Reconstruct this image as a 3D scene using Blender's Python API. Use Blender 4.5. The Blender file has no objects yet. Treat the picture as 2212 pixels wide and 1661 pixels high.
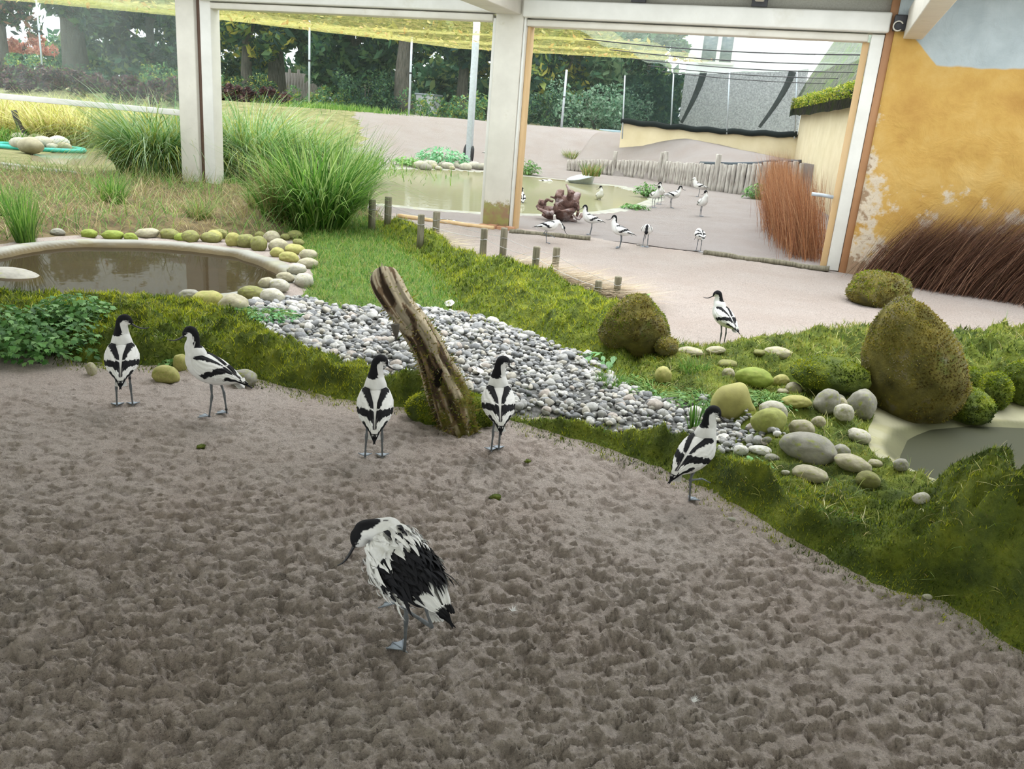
import bpy, math, random
import numpy as np
from mathutils import Matrix, Vector
random.seed(7); RS = np.random.RandomState(11)
SC = bpy.context.scene
COL = SC.collection
PI = math.pi

# ------------------------------------------------------------------ camera
FOC, CX, CY = 1797.0, 1106.0, 830.5
EYE = np.array([0, 0, 1.5])
_up = np.array([456, 5570, FOC]); _up /= np.linalg.norm(_up)
_fw = np.array([0, 0, -1.0]); _fw -= _up * _fw.dot(_up); _fw /= np.linalg.norm(_fw)
_rt = np.cross(_fw, _up)
RC = np.array([_rt, _fw, _up])
cam = bpy.data.cameras.new('camera'); cam_o = bpy.data.objects.new('camera', cam); COL.objects.link(cam_o)
cam.sensor_width = 36; cam.lens = FOC / 2212 * 36; cam.clip_start = .05; cam.clip_end = 400
M4 = Matrix.Identity(4)
for i in range(3):
    for j in range(3): M4[i][j] = RC[i][j]
    M4[i][3] = EYE[i]
cam_o.matrix_world = M4
SC.camera = cam_o

# ------------------------------------------------------------------ light
SC.view_settings.view_transform = 'Standard'; SC.view_settings.look = 'None'
SC.view_settings.gamma = 1; SC.view_settings.use_curve_mapping = False
SC.view_settings.exposure = .93
W = bpy.data.worlds.new('world'); SC.world = W; W.use_nodes = True
bg = W.node_tree.nodes['Background']; bg.inputs[0].default_value = (.90, .96, 1.0, 1); bg.inputs[1].default_value = 1.7
SC.cycles.max_bounces = 6; SC.cycles.diffuse_bounces = 4; SC.cycles.glossy_bounces = 3; SC.cycles.transparent_max_bounces = 12
SC.cycles.caustics_reflective = False; SC.cycles.caustics_refractive = False
SC.cycles.sample_clamp_indirect = 4
sun = bpy.data.lights.new('sun', 'SUN'); sun.energy = 2.3; sun.angle = math.radians(55); sun.color = (1, .98, .94)
sun_o = bpy.data.objects.new('sun', sun); COL.objects.link(sun_o); sun_o.rotation_euler = (math.radians(-14), math.radians(4), 0)

# ------------------------------------------------------------------ geometry of the picture
def ray(px, py): return RC @ np.array([(px - CX) / FOC, -(py - CY) / FOC, -1.0])
def G(px, py, z=0.0):
    d = ray(px, py); t = (z - EYE[2]) / d[2]; return EYE + t * d
def depth(p): return -(RC.T @ (np.asarray(p, float) - EYE))[2]
A0 = G(1085, 492); A1 = G(1805, 583)
U = (A1 - A0)[:2]; U /= np.linalg.norm(U); Vv = np.array([-U[1], U[0]])     # U runs along the window wall, Vv points outdoors
def L(u, v, z=0.0): return np.array([A0[0] + U[0] * u + Vv[0] * v, A0[1] + U[1] * u + Vv[1] * v, z])
def toL(x, y): dx, dy = x - A0[0], y - A0[1]; return dx * U[0] + dy * U[1], dx * Vv[0] + dy * Vv[1]
def Wp(px, py, v=0.0):                                                       # where the ray meets the plane parallel to the window wall
    d = ray(px, py); n = np.array([Vv[0], Vv[1], 0.]); t = ((L(0, v) - EYE) @ n) / (d @ n); p = EYE + t * d
    u, _ = toL(p[0], p[1]); return u, p[2]
UZ = math.degrees(math.atan2(U[1], U[0]))

# ------------------------------------------------------------------ noise
def _h(ix, iy, iz, s):
    n = (ix.astype(np.int64) * 374761393 + iy.astype(np.int64) * 668265263 + iz.astype(np.int64) * 2147483647 + s * 1274126177) & 0xffffffff
    n = ((n ^ (n >> 13)) * 1274126177) & 0xffffffff
    return ((n ^ (n >> 16)) & 0xffff) / 65535.0
def vn(x, y, z=None, s=0):
    x = np.asarray(x, float); y = np.asarray(y, float)
    ix, iy = np.floor(x), np.floor(y); fx, fy = x - ix, y - iy
    fx = fx * fx * (3 - 2 * fx); fy = fy * fy * (3 - 2 * fy)
    if z is None:
        zz = np.zeros_like(ix)
        a, b, c, d = _h(ix, iy, zz, s), _h(ix + 1, iy, zz, s), _h(ix, iy + 1, zz, s), _h(ix + 1, iy + 1, zz, s)
        return (a + (b - a) * fx) * (1 - fy) + (c + (d - c) * fx) * fy
    z = np.asarray(z, float); iz = np.floor(z); fz = z - iz; fz = fz * fz * (3 - 2 * fz)
    r = []
    for k in (0, 1):
        a, b, c, d = _h(ix, iy, iz + k, s), _h(ix + 1, iy, iz + k, s), _h(ix, iy + 1, iz + k, s), _h(ix + 1, iy + 1, iz + k, s)
        r.append((a + (b - a) * fx) * (1 - fy) + (c + (d - c) * fx) * fy)
    return r[0] + (r[1] - r[0]) * fz
def fbm(x, y, z=None, o=3, s=0):
    r = 0; a = .5; t = 0
    for k in range(o):
        r = r + a * vn(x * 2 ** k + 17.3 * k, y * 2 ** k + 9.1 * k, None if z is None else z * 2 ** k, s + k); t += a; a *= .5
    return r / t
def sm(x): x = np.clip(x, 0, 1); return x * x * (3 - 2 * x)
def pdist(poly, x, y):
    """signed distance to a polygon, positive inside"""
    x = np.asarray(x, float); y = np.asarray(y, float)
    best = np.full(x.shape, 1e9); ins = np.zeros(x.shape, bool); n = len(poly)
    for i in range(n):
        ax, ay = poly[i]; bx, by = poly[(i + 1) % n]; ex, ey = bx - ax, by - ay
        t = np.clip(((x - ax) * ex + (y - ay) * ey) / (ex * ex + ey * ey + 1e-12), 0, 1)
        best = np.minimum(best, (x - ax - t * ex) ** 2 + (y - ay - t * ey) ** 2)
        if abs(by - ay) > 1e-12:
            c = ((ay > y) != (by > y)) & (x < (bx - ax) * (y - ay) / (by - ay) + ax); ins ^= c
    d = np.sqrt(best); return np.where(ins, d, -d)
def gp(pts, z=0.0): return [tuple(G(p[0], p[1], p[2] if len(p) > 2 else z)[:2]) for p in pts]

# ------------------------------------------------------------------ materials
def nt(name):
    m = bpy.data.materials.new(name); m.use_nodes = True; t = m.node_tree; t.nodes.clear()
    o = t.nodes.new('ShaderNodeOutputMaterial'); b = t.nodes.new('ShaderNodeBsdfPrincipled'); t.links.new(b.outputs[0], o.inputs[0])
    return m, t, b, o
def nd(t, typ, **kw):
    n = t.nodes.new(typ)
    for k, v in kw.items():
        if k in ('inp',):
            for a, c in v.items(): n.inputs[a].default_value = c
        else: setattr(n, k, v)
    return n
def coords(t, kind='Object', scale=(1, 1, 1), rot=(0, 0, 0)):
    c = nd(t, 'ShaderNodeTexCoord'); m = nd(t, 'ShaderNodeMapping'); m.inputs['Scale'].default_value = scale; m.inputs['Rotation'].default_value = rot
    t.links.new(c.outputs[kind], m.inputs[0]); return m.outputs[0]
def noise(t, vec, sc, det=4, rough=.55, dist=0):
    n = nd(t, 'ShaderNodeTexNoise'); n.inputs['Scale'].default_value = sc; n.inputs['Detail'].default_value = det
    n.inputs['Roughness'].default_value = rough; n.inputs['Distortion'].default_value = dist
    if vec is not None: t.links.new(vec, n.inputs['Vector'])
    return n.outputs['Fac']
def ramp(t, fac, stops, interp='LINEAR'):
    r = nd(t, 'ShaderNodeValToRGB'); e = r.color_ramp.elements; r.color_ramp.interpolation = interp
    while len(e) < len(stops): e.new(.5)
    for k, (p, c) in enumerate(stops): e[k].position = p; e[k].color = (*c, 1) if len(c) == 3 else c
    t.links.new(fac, r.inputs[0]); return r.outputs[0]
def mixc(t, fac, a, b, mode='MIX'):
    m = nd(t, 'ShaderNodeMix'); m.data_type = 'RGBA'; m.blend_type = mode
    for sock, val in ((m.inputs[0], fac), (m.inputs[6], a), (m.inputs[7], b)):
        if hasattr(val, 'links'): t.links.new(val, sock)
        else: sock.default_value = val if not isinstance(val, tuple) or len(val) == 4 else (*val, 1)
    return m.outputs[2]
def bump(t, b, h, st=.5, dist=.01):
    n = nd(t, 'ShaderNodeBump'); n.inputs['Strength'].default_value = st; n.inputs['Distance'].default_value = dist
    t.links.new(h, n.inputs['Height']); t.links.new(n.outputs[0], b.inputs['Normal'])
def matn(name, stops, sc=8, det=5, rough=.85, bs=.4, bd=.01, bsc=None, scale=(1, 1, 1), kind='Object', dist=0, over=None, metal=0):
    """surface coloured by a noise ramp, with a second noise as relief; over = [(scale, lo, hi, colour)] stains"""
    m, t, b, o = nt(name); v = coords(t, kind, scale)
    c = ramp(t, noise(t, v, sc, det, .6, dist), stops)
    for (s2, lo, hi, col) in (over or []):
        f = ramp(t, noise(t, v, s2, 5, .65), [(lo, (0, 0, 0)), (hi, (1, 1, 1))]); c = mixc(t, f, c, col)
    t.links.new(c, b.inputs['Base Color']); b.inputs['Roughness'].default_value = rough; b.inputs['Metallic'].default_value = metal
    if bs: bump(t, b, noise(t, v, bsc or sc * 4, 5, .65), bs, bd)
    return m
def flat(name, col, rough=.6, metal=0, bs=0):
    r = [max(0, c * .88) for c in col]; q = [min(1, c * 1.1) for c in col]
    return matn(name, [(.3, r), (.7, q)], sc=14, rough=rough, bs=bs, bd=.003, metal=metal)
def attrmat(name, rough=.7, spec=.3, trans=0.0, nsc=0, nbs=0):
    m, t, b, o = nt(name); a = nd(t, 'ShaderNodeAttribute'); a.attribute_name = 'Col'
    t.links.new(a.outputs['Color'], b.inputs['Base Color']); b.inputs['Roughness'].default_value = rough
    b.inputs['Specular IOR Level'].default_value = spec
    if trans:
        tr = nd(t, 'ShaderNodeBsdfTranslucent'); mx = nd(t, 'ShaderNodeMixShader'); mx.inputs[0].default_value = trans
        t.links.new(a.outputs['Color'], tr.inputs[0]); t.links.new(b.outputs[0], mx.inputs[1]); t.links.new(tr.outputs[0], mx.inputs[2]); t.links.new(mx.outputs[0], o.inputs[0])
    if nsc: bump(t, b, noise(t, coords(t), nsc, 4), nbs, .004)
    return m

def sandmat(name, cols, sc1, bd):
    m, t, b, o = nt(name); v = coords(t)
    c = ramp(t, noise(t, v, 90, 4, .7), [(.25, cols[0]), (.5, cols[1]), (.8, cols[2])])
    f = ramp(t, noise(t, v, 1.3, 4, .6), [(.35, (0, 0, 0)), (.75, (1, 1, 1))]); c = mixc(t, f, c, mixc(t, .35, c, (.74, .60, .52), 'MULTIPLY'))
    f = ramp(t, noise(t, v, 240, 2, .6), [(.62, (0, 0, 0)), (.72, (1, 1, 1))]); c = mixc(t, f, c, tuple(x * .45 for x in cols[0]))
    t.links.new(c, b.inputs['Base Color']); b.inputs['Roughness'].default_value = .95; b.inputs['Specular IOR Level'].default_value = .15
    h = nd(t, 'ShaderNodeMath', operation='ADD'); t.links.new(noise(t, coords(t, 'Object', (1, 1.7, 1), (0, 0, -.45)), sc1, 6, .8), h.inputs[0]); t.links.new(noise(t, v, 260, 2, .7), h.inputs[1])
    h2 = nd(t, 'ShaderNodeMath', operation='MULTIPLY_ADD'); t.links.new(noise(t, v, 130, 4, .7), h2.inputs[0]); h2.inputs[1].default_value = .8; t.links.new(h.outputs[0], h2.inputs[2]); bump(t, b, h2.outputs[0], 1.0, bd); return m
M = {}
M['sand'] = sandmat('sand_damp', [(.43, .365, .325), (.69, .60, .545), (.87, .785, .73)], 55, .016)
M['sand_out'] = sandmat('sand_dry', [(.44, .39, .375), (.53, .48, .465), (.60, .55, .535)], 14, .02)
M['yardgrass'] = matn('rough_grass_soil', [(.3, (.10, .11, .04)), (.5, (.20, .20, .08)), (.7, (.30, .27, .15))], sc=3, det=7, rough=1, bs=.8, bd=.04)
M['moss'] = matn('moss', [(.25, (.03, .05, .006)), (.45, (.085, .12, .012)), (.6, (.16, .20, .018)), (.8, (.28, .30, .03))], sc=7, det=8, rough=1, bs=1, bd=.02, bsc=70, over=[(2.2, .6, .8, (.12, .20, .02))])
M['mossdark'] = matn('moss_olive', [(.25, (.06, .055, .012)), (.5, (.15, .13, .025)), (.75, (.26, .21, .04))], sc=9, det=8, rough=1, bs=1, bd=.02, bsc=60, over=[(5, .56, .68, (.20, .18, .13)), (3, .6, .75, (.09, .17, .02))])
M['soil'] = matn('dry_soil', [(.3, (.06, .045, .02)), (.6, (.15, .11, .05)), (.8, (.20, .22, .06))], sc=9, rough=1, bs=.8, bd=.02)
M['lawn'] = matn('lawn_soil', [(.3, (.05, .09, .015)), (.6, (.10, .17, .02)), (.8, (.20, .24, .05))], sc=8, rough=1, bs=.8, bd=.02)
M['gravelbase'] = matn('gravel_ground', [(.3, (.10, .10, .09)), (.55, (.24, .24, .23)), (.8, (.42, .42, .41))], sc=45, rough=1, bs=1, bd=.02, over=[(2.5, .6, .7, (.16, .24, .04))])
M['concrete'] = matn('pond_concrete', [(.3, (.22, .22, .185)), (.6, (.33, .33, .29)), (.8, (.40, .40, .36))], sc=5, rough=.9, bs=.4, over=[(3, .55, .72, (.30, .29, .10))])
M['poolbed'] = matn('pond_bed', [(.3, (.055, .04, .015)), (.55, (.12, .09, .035)), (.8, (.22, .18, .09))], sc=6, rough=1, bs=.3, over=[(14, .6, .7, (.12, .14, .04))])
M['white'] = matn('painted_white', [(.3, (.66, .65, .60)), (.7, (.76, .75, .70))], sc=3, rough=.45, bs=.05, over=[(1.4, .62, .85, (.55, .52, .42))])
M['cream'] = matn('painted_cream', [(.3, (.60, .57, .50)), (.7, (.70, .67, .59))], sc=3, rough=.55, bs=.05, over=[(4, .62, .8, (.5, .45, .33))])
M['beige'] = matn('ceiling_board', [(.3, (.34, .33, .28)), (.7, (.42, .41, .35))], sc=60, rough=.8, bs=.1)
M['wood'] = matn('stained_wood', [(.3, (.30, .14, .06)), (.7, (.42, .22, .10))], sc=5, scale=(1, 1, .15), rough=.6, bs=.2)
M['pine'] = matn('pale_pine', [(.3, (.58, .38, .18)), (.7, (.70, .50, .28))], sc=6, scale=(1, 1, .15), rough=.6, bs=.1)
M['groove'] = flat('dark_groove', (.10, .055, .035))
M['black'] = flat('black_metal', (.03, .03, .035), .5)
M['steel'] = flat('galvanised_steel', (.50, .55, .60), .45, .3)
M['oldwood'] = matn('weathered_wood', [(.3, (.09, .08, .055)), (.5, (.20, .18, .125)), (.75, (.33, .30, .22))], sc=14, scale=(3, 3, .35), rough=.95, bs=.8, bd=.006)
M['greywood'] = matn('silver_wood', [(.3, (.22, .19, .17)), (.5, (.40, .37, .34)), (.75, (.56, .53, .49))], sc=9, scale=(2, 2, .3), rough=.95, bs=.7, bd=.01)
M['wire'] = flat('galvanised_wire', (.5, .5, .5), .4, .6)
M['yellow_out'] = matn('pale_yellow_render', [(.3, (.66, .56, .36)), (.7, (.76, .66, .46))], sc=2, rough=.9, bs=.15, over=[(1.2, .62, .8, (.60, .52, .36))])
M['render'] = matn('house_render', [(.3, (.62, .63, .64)), (.7, (.70, .71, .72))], sc=2, rough=.9, bs=.1)
M['leafattr'] = attrmat('leaf', .55, .3, .35)
M['blade'] = attrmat('grass_blade', .5, .35, .42)
M['twig'] = attrmat('twig', .9, .1)
M['feather'] = attrmat('plumage', .8, .15, 0, 160, .25)
M['bill'] = flat('bill_horn', (.02, .02, .022), .35)
M['leg'] = matn('leg_skin', [(.3, (.08, .09, .10)), (.7, (.16, .175, .19))], sc=60, rough=.6, bs=.3, bd=.001)
M['web'] = matn('web_skin', [(.3, (.19, .23, .27)), (.7, (.29, .33, .38))], sc=60, rough=.6, bs=.3, bd=.001)
M['stoneattr'] = attrmat('pebble', .8, .3, 0, 40, .35)

def yellow_wall():
    m, t, b, o = nt('ochre_plaster'); v = coords(t)
    c = ramp(t, noise(t, v, 2.2, 6, .6), [(.3, (.40, .215, .045)), (.5, (.50, .30, .07)), (.72, (.56, .37, .12))])
    sp = nd(t, 'ShaderNodeSeparateXYZ'); t.links.new(v, sp.inputs[0])
    # bare patches low on the wall and on the left edge
    low = nd(t, 'ShaderNodeMapRange', inp={'From Min': 2.0, 'From Max': .5, 'To Min': -.14, 'To Max': .10}); t.links.new(sp.outputs['Z'], low.inputs[0])
    edge = nd(t, 'ShaderNodeMapRange', inp={'From Min': .35, 'From Max': 0.0, 'To Min': .0, 'To Max': .16}); t.links.new(sp.outputs['X'], edge.inputs[0])
    a1 = nd(t, 'ShaderNodeMath', operation='ADD'); t.links.new(low.outputs[0], a1.inputs[0]); t.links.new(edge.outputs[0], a1.inputs[1])
    a2 = nd(t, 'ShaderNodeMath', operation='ADD'); t.links.new(a1.outputs[0], a2.inputs[0]); t.links.new(noise(t, v, 2.6, 6, .65), a2.inputs[1])
    f = ramp(t, a2.outputs[0], [(.60, (0, 0, 0)), (.66, (1, 1, 1))]); c = mixc(t, f, c, (.58, .49, .37))
    f = ramp(t, noise(t, v, 5, 6, .7), [(.66, (0, 0, 0)), (.76, (1, 1, 1))]); c = mixc(t, f, c, (.40, .22, .05))
    f = ramp(t, a2.outputs[0], [(.70, (0, 0, 0)), (.74, (1, 1, 1))]); c = mixc(t, f, c, (.30, .20, .12))
    # painted pale blue zone above a wavy line
    wv = nd(t, 'ShaderNodeMath', operation='MULTIPLY_ADD'); t.links.new(noise(t, v, 1.1, 3), wv.inputs[0]); wv.inputs[1].default_value = .22; t.links.new(sp.outputs['Z'], wv.inputs[2])
    xx = nd(t, 'ShaderNodeMapRange', inp={'From Min': .15, 'From Max': .5, 'To Min': -.32, 'To Max': .0}); t.links.new(sp.outputs['X'], xx.inputs[0])
    w2 = nd(t, 'ShaderNodeMath', operation='ADD'); t.links.new(wv.outputs[0], w2.inputs[0]); t.links.new(xx.outputs[0], w2.inputs[1])
    f = nd(t, 'ShaderNodeMapRange', inp={'From Min': BLUEZ, 'From Max': BLUEZ + .02}); t.links.new(w2.outputs[0], f.inputs[0])
    blue = ramp(t, noise(t, v, 4, 5), [(.3, (.33, .38, .39)), (.7, (.42, .47, .48))])
    c = mixc(t, f.outputs[0], c, blue)
    t.links.new(c, b.inputs['Base Color']); b.inputs['Roughness'].default_value = .8
    bump(t, b, noise(t, v, 3.2, 6, .62, .5), .7, .05); return m
BLUEZ = 2.78

# ------------------------------------------------------------------ mesh helpers
def mesh(name, V, F, cols=None, smooth=True):
    V = np.ascontiguousarray(V, np.float32); me = bpy.data.meshes.new(name)
    if isinstance(F, np.ndarray): groups = [F]
    else: groups = [np.array(f, np.int32) for f in F if len(f)]
    nl = sum(f.size for f in groups); npoly = sum(len(f) for f in groups)
    me.vertices.add(len(V)); me.vertices.foreach_set('co', V.ravel())
    me.loops.add(nl); me.polygons.add(npoly)
    me.loops.foreach_set('vertex_index', np.concatenate([f.ravel() for f in groups]).astype(np.int32))
    ls = []; s = 0
    for f in groups:
        k = f.shape[1]; ls.append(np.arange(len(f)) * k + s); s += f.size
    me.polygons.foreach_set('loop_start', np.concatenate(ls).astype(np.int32))
    if smooth: me.polygons.foreach_set('use_smooth', np.ones(npoly, bool))
    me.update(calc_edges=True)
    if cols is not None:
        a = me.color_attributes.new('Col', 'FLOAT_COLOR', 'POINT')
        c = np.ones((len(V), 4), np.float32); c[:, :3] = cols; a.data.foreach_set('color', c.ravel())
    return me
def ob(name, me, mat=None, parent=None, loc=None, rot=None, label=None, cat=None, group=None, kind=None, scale=None):
    o = bpy.data.objects.new(name, me); COL.objects.link(o)
    if me is not None and mat is not None and len(me.materials) == 0: me.materials.append(mat)
    if parent is not None: o.parent = parent
    if loc is not None: o.location = tuple(float(x) for x in loc)
    if rot is not None: o.rotation_euler = rot
    if scale is not None: o.scale = scale
    for k, v in (('label', label), ('category', cat), ('group', group), ('kind', kind)):
        if v: o[k] = v
    return o
def box(cx, cy, cz, sx, sy, sz):
    V = np.array([[x, y, z] for x in (-.5, .5) for y in (-.5, .5) for z in (-.5, .5)]) * [sx, sy, sz] + [cx, cy, cz]
    F = np.array([[0, 1, 3, 2], [4, 6, 7, 5], [0, 4, 5, 1], [2, 3, 7, 6], [0, 2, 6, 4], [1, 5, 7, 3]]); return V, F
def join(parts):
    Vs, Fs, Cs = [], {}, []; n = 0
    for p in parts:
        V, F = p[0], p[1]; Vs.append(V)
        for f in ([F] if isinstance(F, np.ndarray) else F):
            Fs.setdefault(f.shape[1], []).append(f + n)
        if len(p) > 2 and p[2] is not None: Cs.append(np.broadcast_to(p[2], (len(V), 3)))
        n += len(V)
    return np.concatenate(Vs), [np.concatenate(v) for v in Fs.values()], (np.concatenate(Cs) if Cs else None)
def bevobj(name, V, F, mat, bev=.006, **kw):
    me = mesh(name, V, F, smooth=False); o = ob(name, me, mat, **kw)
    md = o.modifiers.new('b', 'BEVEL'); md.width = bev; md.segments = 2; md.limit_method = 'ANGLE'; return o
def lbox(name, u0, u1, v0, v1, z0, z1, mat, bev=.006, **kw):
    """box aligned with the window wall"""
    V, F = box((u0 + u1) / 2, (v0 + v1) / 2, (z0 + z1) / 2, abs(u1 - u0), abs(v1 - v0), abs(z1 - z0))
    c = V.mean(0); V = V - c; o = bevobj(name, V, F, mat, bev, **kw); p = L(c[0], c[1], c[2])
    if o.parent is not None:
        o.location = tuple(p); o.rotation_euler = (0, 0, math.radians(UZ)); o.matrix_parent_inverse = o.parent.matrix_world.inverted()
    else: o.location = tuple(p); o.rotation_euler = (0, 0, math.radians(UZ))
    return o
def emp(name, loc, rz=0, **kw):
    o = ob(name, None, loc=loc, rot=(0, 0, rz), **kw); o.matrix_world = Matrix.Translation(Vector([float(x) for x in loc])) @ Matrix.Rotation(rz, 4, 'Z'); o.empty_display_size = .1; return o
def ribs(base, az, length, width, th0, th1, seg=4, flat_=None):
    """curved tapering blades. th = angle from vertical at root / tip (rad)"""
    n = len(base); t = np.linspace(0, 1, seg + 1); P = np.zeros((n, seg + 1, 3)); P[:, 0] = base
    for k in range(seg):
        th = th0 + (th1 - th0) * ((k + .5) / seg); st = (length / seg)
        P[:, k + 1, 0] = P[:, k, 0] + np.cos(az) * np.sin(th) * st; P[:, k + 1, 1] = P[:, k, 1] + np.sin(az) * np.sin(th) * st
        P[:, k + 1, 2] = P[:, k, 2] + np.cos(th) * st
    tw = RS.uniform(-.9, .9, n); sx, sy = -np.sin(az + tw), np.cos(az + tw)
    w = width[:, None] * (np.minimum(1, (1.04 - t) * 1.8))[None, :] * .5
    Lf = P.copy(); Rr = P.copy()
    Lf[..., 0] -= sx[:, None] * w; Lf[..., 1] -= sy[:, None] * w; Rr[..., 0] += sx[:, None] * w; Rr[..., 1] += sy[:, None] * w
    V = np.stack([Lf, Rr], 2).reshape(-1, 3)
    b = (np.arange(n) * (seg + 1) * 2)[:, None] + np.arange(seg)[None, :] * 2
    F = np.stack([b, b + 1, b + 3, b + 2], -1).reshape(-1, 4)
    return V, F, (seg + 1) * 2
def palette(cols, n, per, jit=.12, grad=None):
    cols = np.array(cols); k = RS.randint(0, len(cols), n); c = cols[k] * (1 + RS.uniform(-jit, jit, (n, 1)))
    C = np.repeat(c[:, None, :], per, 1)
    return np.clip(C, 0, 1).reshape(-1, 3)
def tube(pts, rad, n=8, cap=True, up0=None):
    pts = np.asarray(pts, float); rad = np.broadcast_to(np.asarray(rad, float), (len(pts),)); V = []
    t = np.gradient(pts, axis=0); t /= np.linalg.norm(t, axis=1)[:, None] + 1e-12
    a = np.array([0, 0, 1.]) if abs(t[0][2]) < .9 else np.array([1., 0, 0])
    s = np.cross(t[0], a); s /= np.linalg.norm(s)
    for i in range(len(pts)):
        s = s - t[i] * s.dot(t[i]); s /= np.linalg.norm(s); q = np.cross(t[i], s)
        an = np.arange(n) * 2 * PI / n
        V.append(pts[i] + rad[i] * (np.cos(an)[:, None] * s + np.sin(an)[:, None] * q))
    V = np.concatenate(V); F = []
    m = len(pts); i = np.arange(m - 1)[:, None] * n; j = np.arange(n)[None, :]; j2 = (j + 1) % n
    F = np.stack([i + j, i + j2, i + n + j2, i + n + j], -1).reshape(-1, 4)
    if cap:
        V = np.concatenate([V, [pts[0], pts[-1]]]); a0 = len(V) - 2
        jj = np.arange(n); T = np.concatenate([np.stack([(jj + 1) % n, jj, np.full(n, a0)], 1), np.stack([(m - 1) * n + jj, (m - 1) * n + (jj + 1) % n, np.full(n, a0 + 1)], 1)])
        return V, [F, T]
    return V, [F]
def crom(P, n):
    P = np.asarray(P, float); d = np.linalg.norm(np.diff(P[:, :3], axis=0), axis=1) + 1e-6; T = np.concatenate([[0], np.cumsum(d)])
    q = np.linspace(0, T[-1], n); out = np.zeros((n, P.shape[1])); m = np.zeros_like(P)
    m[1:-1] = (P[2:] - P[:-2]) / (T[2:] - T[:-2])[:, None]; m[0] = (P[1] - P[0]) / d[0]; m[-1] = (P[-1] - P[-2]) / d[-1]
    k = np.clip(np.searchsorted(T, q, 'right') - 1, 0, len(P) - 2); h = (T[k + 1] - T[k])[:, None]; s = ((q - T[k])[:, None]) / h
    return (2 * s ** 3 - 3 * s ** 2 + 1) * P[k] + (s ** 3 - 2 * s ** 2 + s) * h * m[k] + (-2 * s ** 3 + 3 * s ** 2) * P[k + 1] + (s ** 3 - s ** 2) * h * m[k + 1]
def ico(sub):
    import bmesh
    bm = bmesh.new(); bmesh.ops.create_icosphere(bm, subdivisions=sub, radius=1); bm.verts.ensure_lookup_table()
    V = np.array([v.co[:] for v in bm.verts]); F = np.array([[v.index for v in f.verts] for f in bm.faces]); bm.free(); return V, F
ICO = {k: ico(k) for k in (1, 2, 3, 4, 5)}
def rock(sub, seed, amp=.25, f=1.3, fl=1.0, bumps=0):
    V, F = ICO[sub]; V = V.copy(); s = seed * 3.7
    r = 1 + amp * (fbm(V[:, 0] * f + s, V[:, 1] * f + s, V[:, 2] * f + s, 3, seed) - .5) * 2
    if bumps: r += bumps * (fbm(V[:, 0] * 5 + s, V[:, 1] * 5 + s, V[:, 2] * 5 + s, 3, seed + 5) - .5)
    return V * r[:, None] * [1, 1, fl], F

def leafcloud0(C, size, cols):
    n = len(C); N = RS.normal(size=(n, 3)) * [.4, .4, 1]; N /= np.linalg.norm(N, axis=1)[:, None]; T = np.cross(N, RS.normal(size=(n, 3))); T /= np.linalg.norm(T, axis=1)[:, None]; B = np.cross(N, T); s = size * RS.uniform(.5, 1.3, (n, 1))
    return np.stack([C - T * s, C + B * s * .5, C + T * s, C - B * s * .5], 1).reshape(-1, 3), np.arange(n)[:, None] * 4 + np.arange(4), palette(cols, n, 4, .3)

# ------------------------------------------------------------------ ground plan (all outlines on the ground)
front_lo = [(-260, 690), (-100, 715), (0, 728), (100, 745), (180, 785), (330, 792), (420, 790), (520, 803), (600, 835), (700, 860), (830, 885), (950, 893), (1030, 884), (1080, 905), (1180, 935), (1290, 968), (1360, 990), (1440, 1015), (1520, 1060), (1610, 1105), (1700, 1160), (1850, 1235), (2000, 1290), (2100, 1345), (2212, 1405), (2500, 1560)]
front_hi = [(2500, 1300), (2212, 1210), (1990, 1140), (1780, 1060), (1600, 1000), (1500, 965), (1430, 935), (1330, 915), (1170, 885), (1080, 872), (1000, 850), (900, 822), (800, 800), (690, 772), (620, 735), (560, 700), (460, 672), (380, 655), (250, 645), (150, 640), (0, 640), (-260, 650)]
P_front = gp(front_lo) + gp(front_hi, .08)
P_far = gp([(800, 478), (880, 488), (935, 508), (980, 548), (1060, 580), (1150, 612), (1240, 640), (1330, 668), (1400, 700), (1440, 740), (1400, 800), (1330, 830), (1290, 790), (1200, 752), (1120, 725), (1050, 700), (990, 668), (960, 620), (900, 560), (830, 520)])
P_grass = gp([(600, 492), (700, 488), (800, 470), (850, 510), (930, 570), (990, 640), (1010, 672), (940, 678), (850, 672), (740, 672), (690, 662), (650, 640), (675, 590), (640, 530)])
P_gravel = gp([(470, 668), (560, 655), (650, 645), (740, 665), (850, 665), (950, 672), (1060, 695), (1200, 750), (1290, 785), (1350, 840), (1430, 868), (1520, 880), (1600, 915), (1690, 965), (1700, 1000), (1590, 1005), (1480, 990), (1400, 965), (1300, 940), (1170, 910), (1050, 900), (930, 865), (760, 835), (660, 800), (600, 750), (540, 710)])
P_right = gp([(1330, 770), (1400, 755), (1470, 742), (1560, 752), (1690, 742), (1780, 720), (1850, 700), (1960, 730), (2080, 765), (2212, 768), (2700, 800), (2700, 1560), (2300, 1440), (2100, 1330), (1900, 1250), (1700, 1150), (1560, 1070), (1500, 975), (1560, 940), (1420, 860), (1330, 820)])
P_dry = gp([(-400, 360), (0, 372), (410, 402), (480, 398), (640, 408), (800, 430), (830, 480), (700, 505), (640, 520), (560, 520), (400, 515), (250, 508), (120, 510), (0, 525), (-300, 560)])
P_pondL = gp([(-200, 640), (-160, 580), (-60, 560), (10, 545), (80, 532), (180, 525), (300, 528), (420, 535), (520, 548), (590, 572), (625, 592), (620, 612), (570, 628), (500, 642), (400, 652), (330, 652), (200, 655), (0, 660)])
P_pondR = gp([(1905, 965), (1930, 930), (1990, 908), (2080, 900), (2212, 905), (2500, 905), (2500, 1080), (2212, 1062), (2120, 1056), (2040, 1040), (1960, 1012), (1915, 990)])
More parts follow.
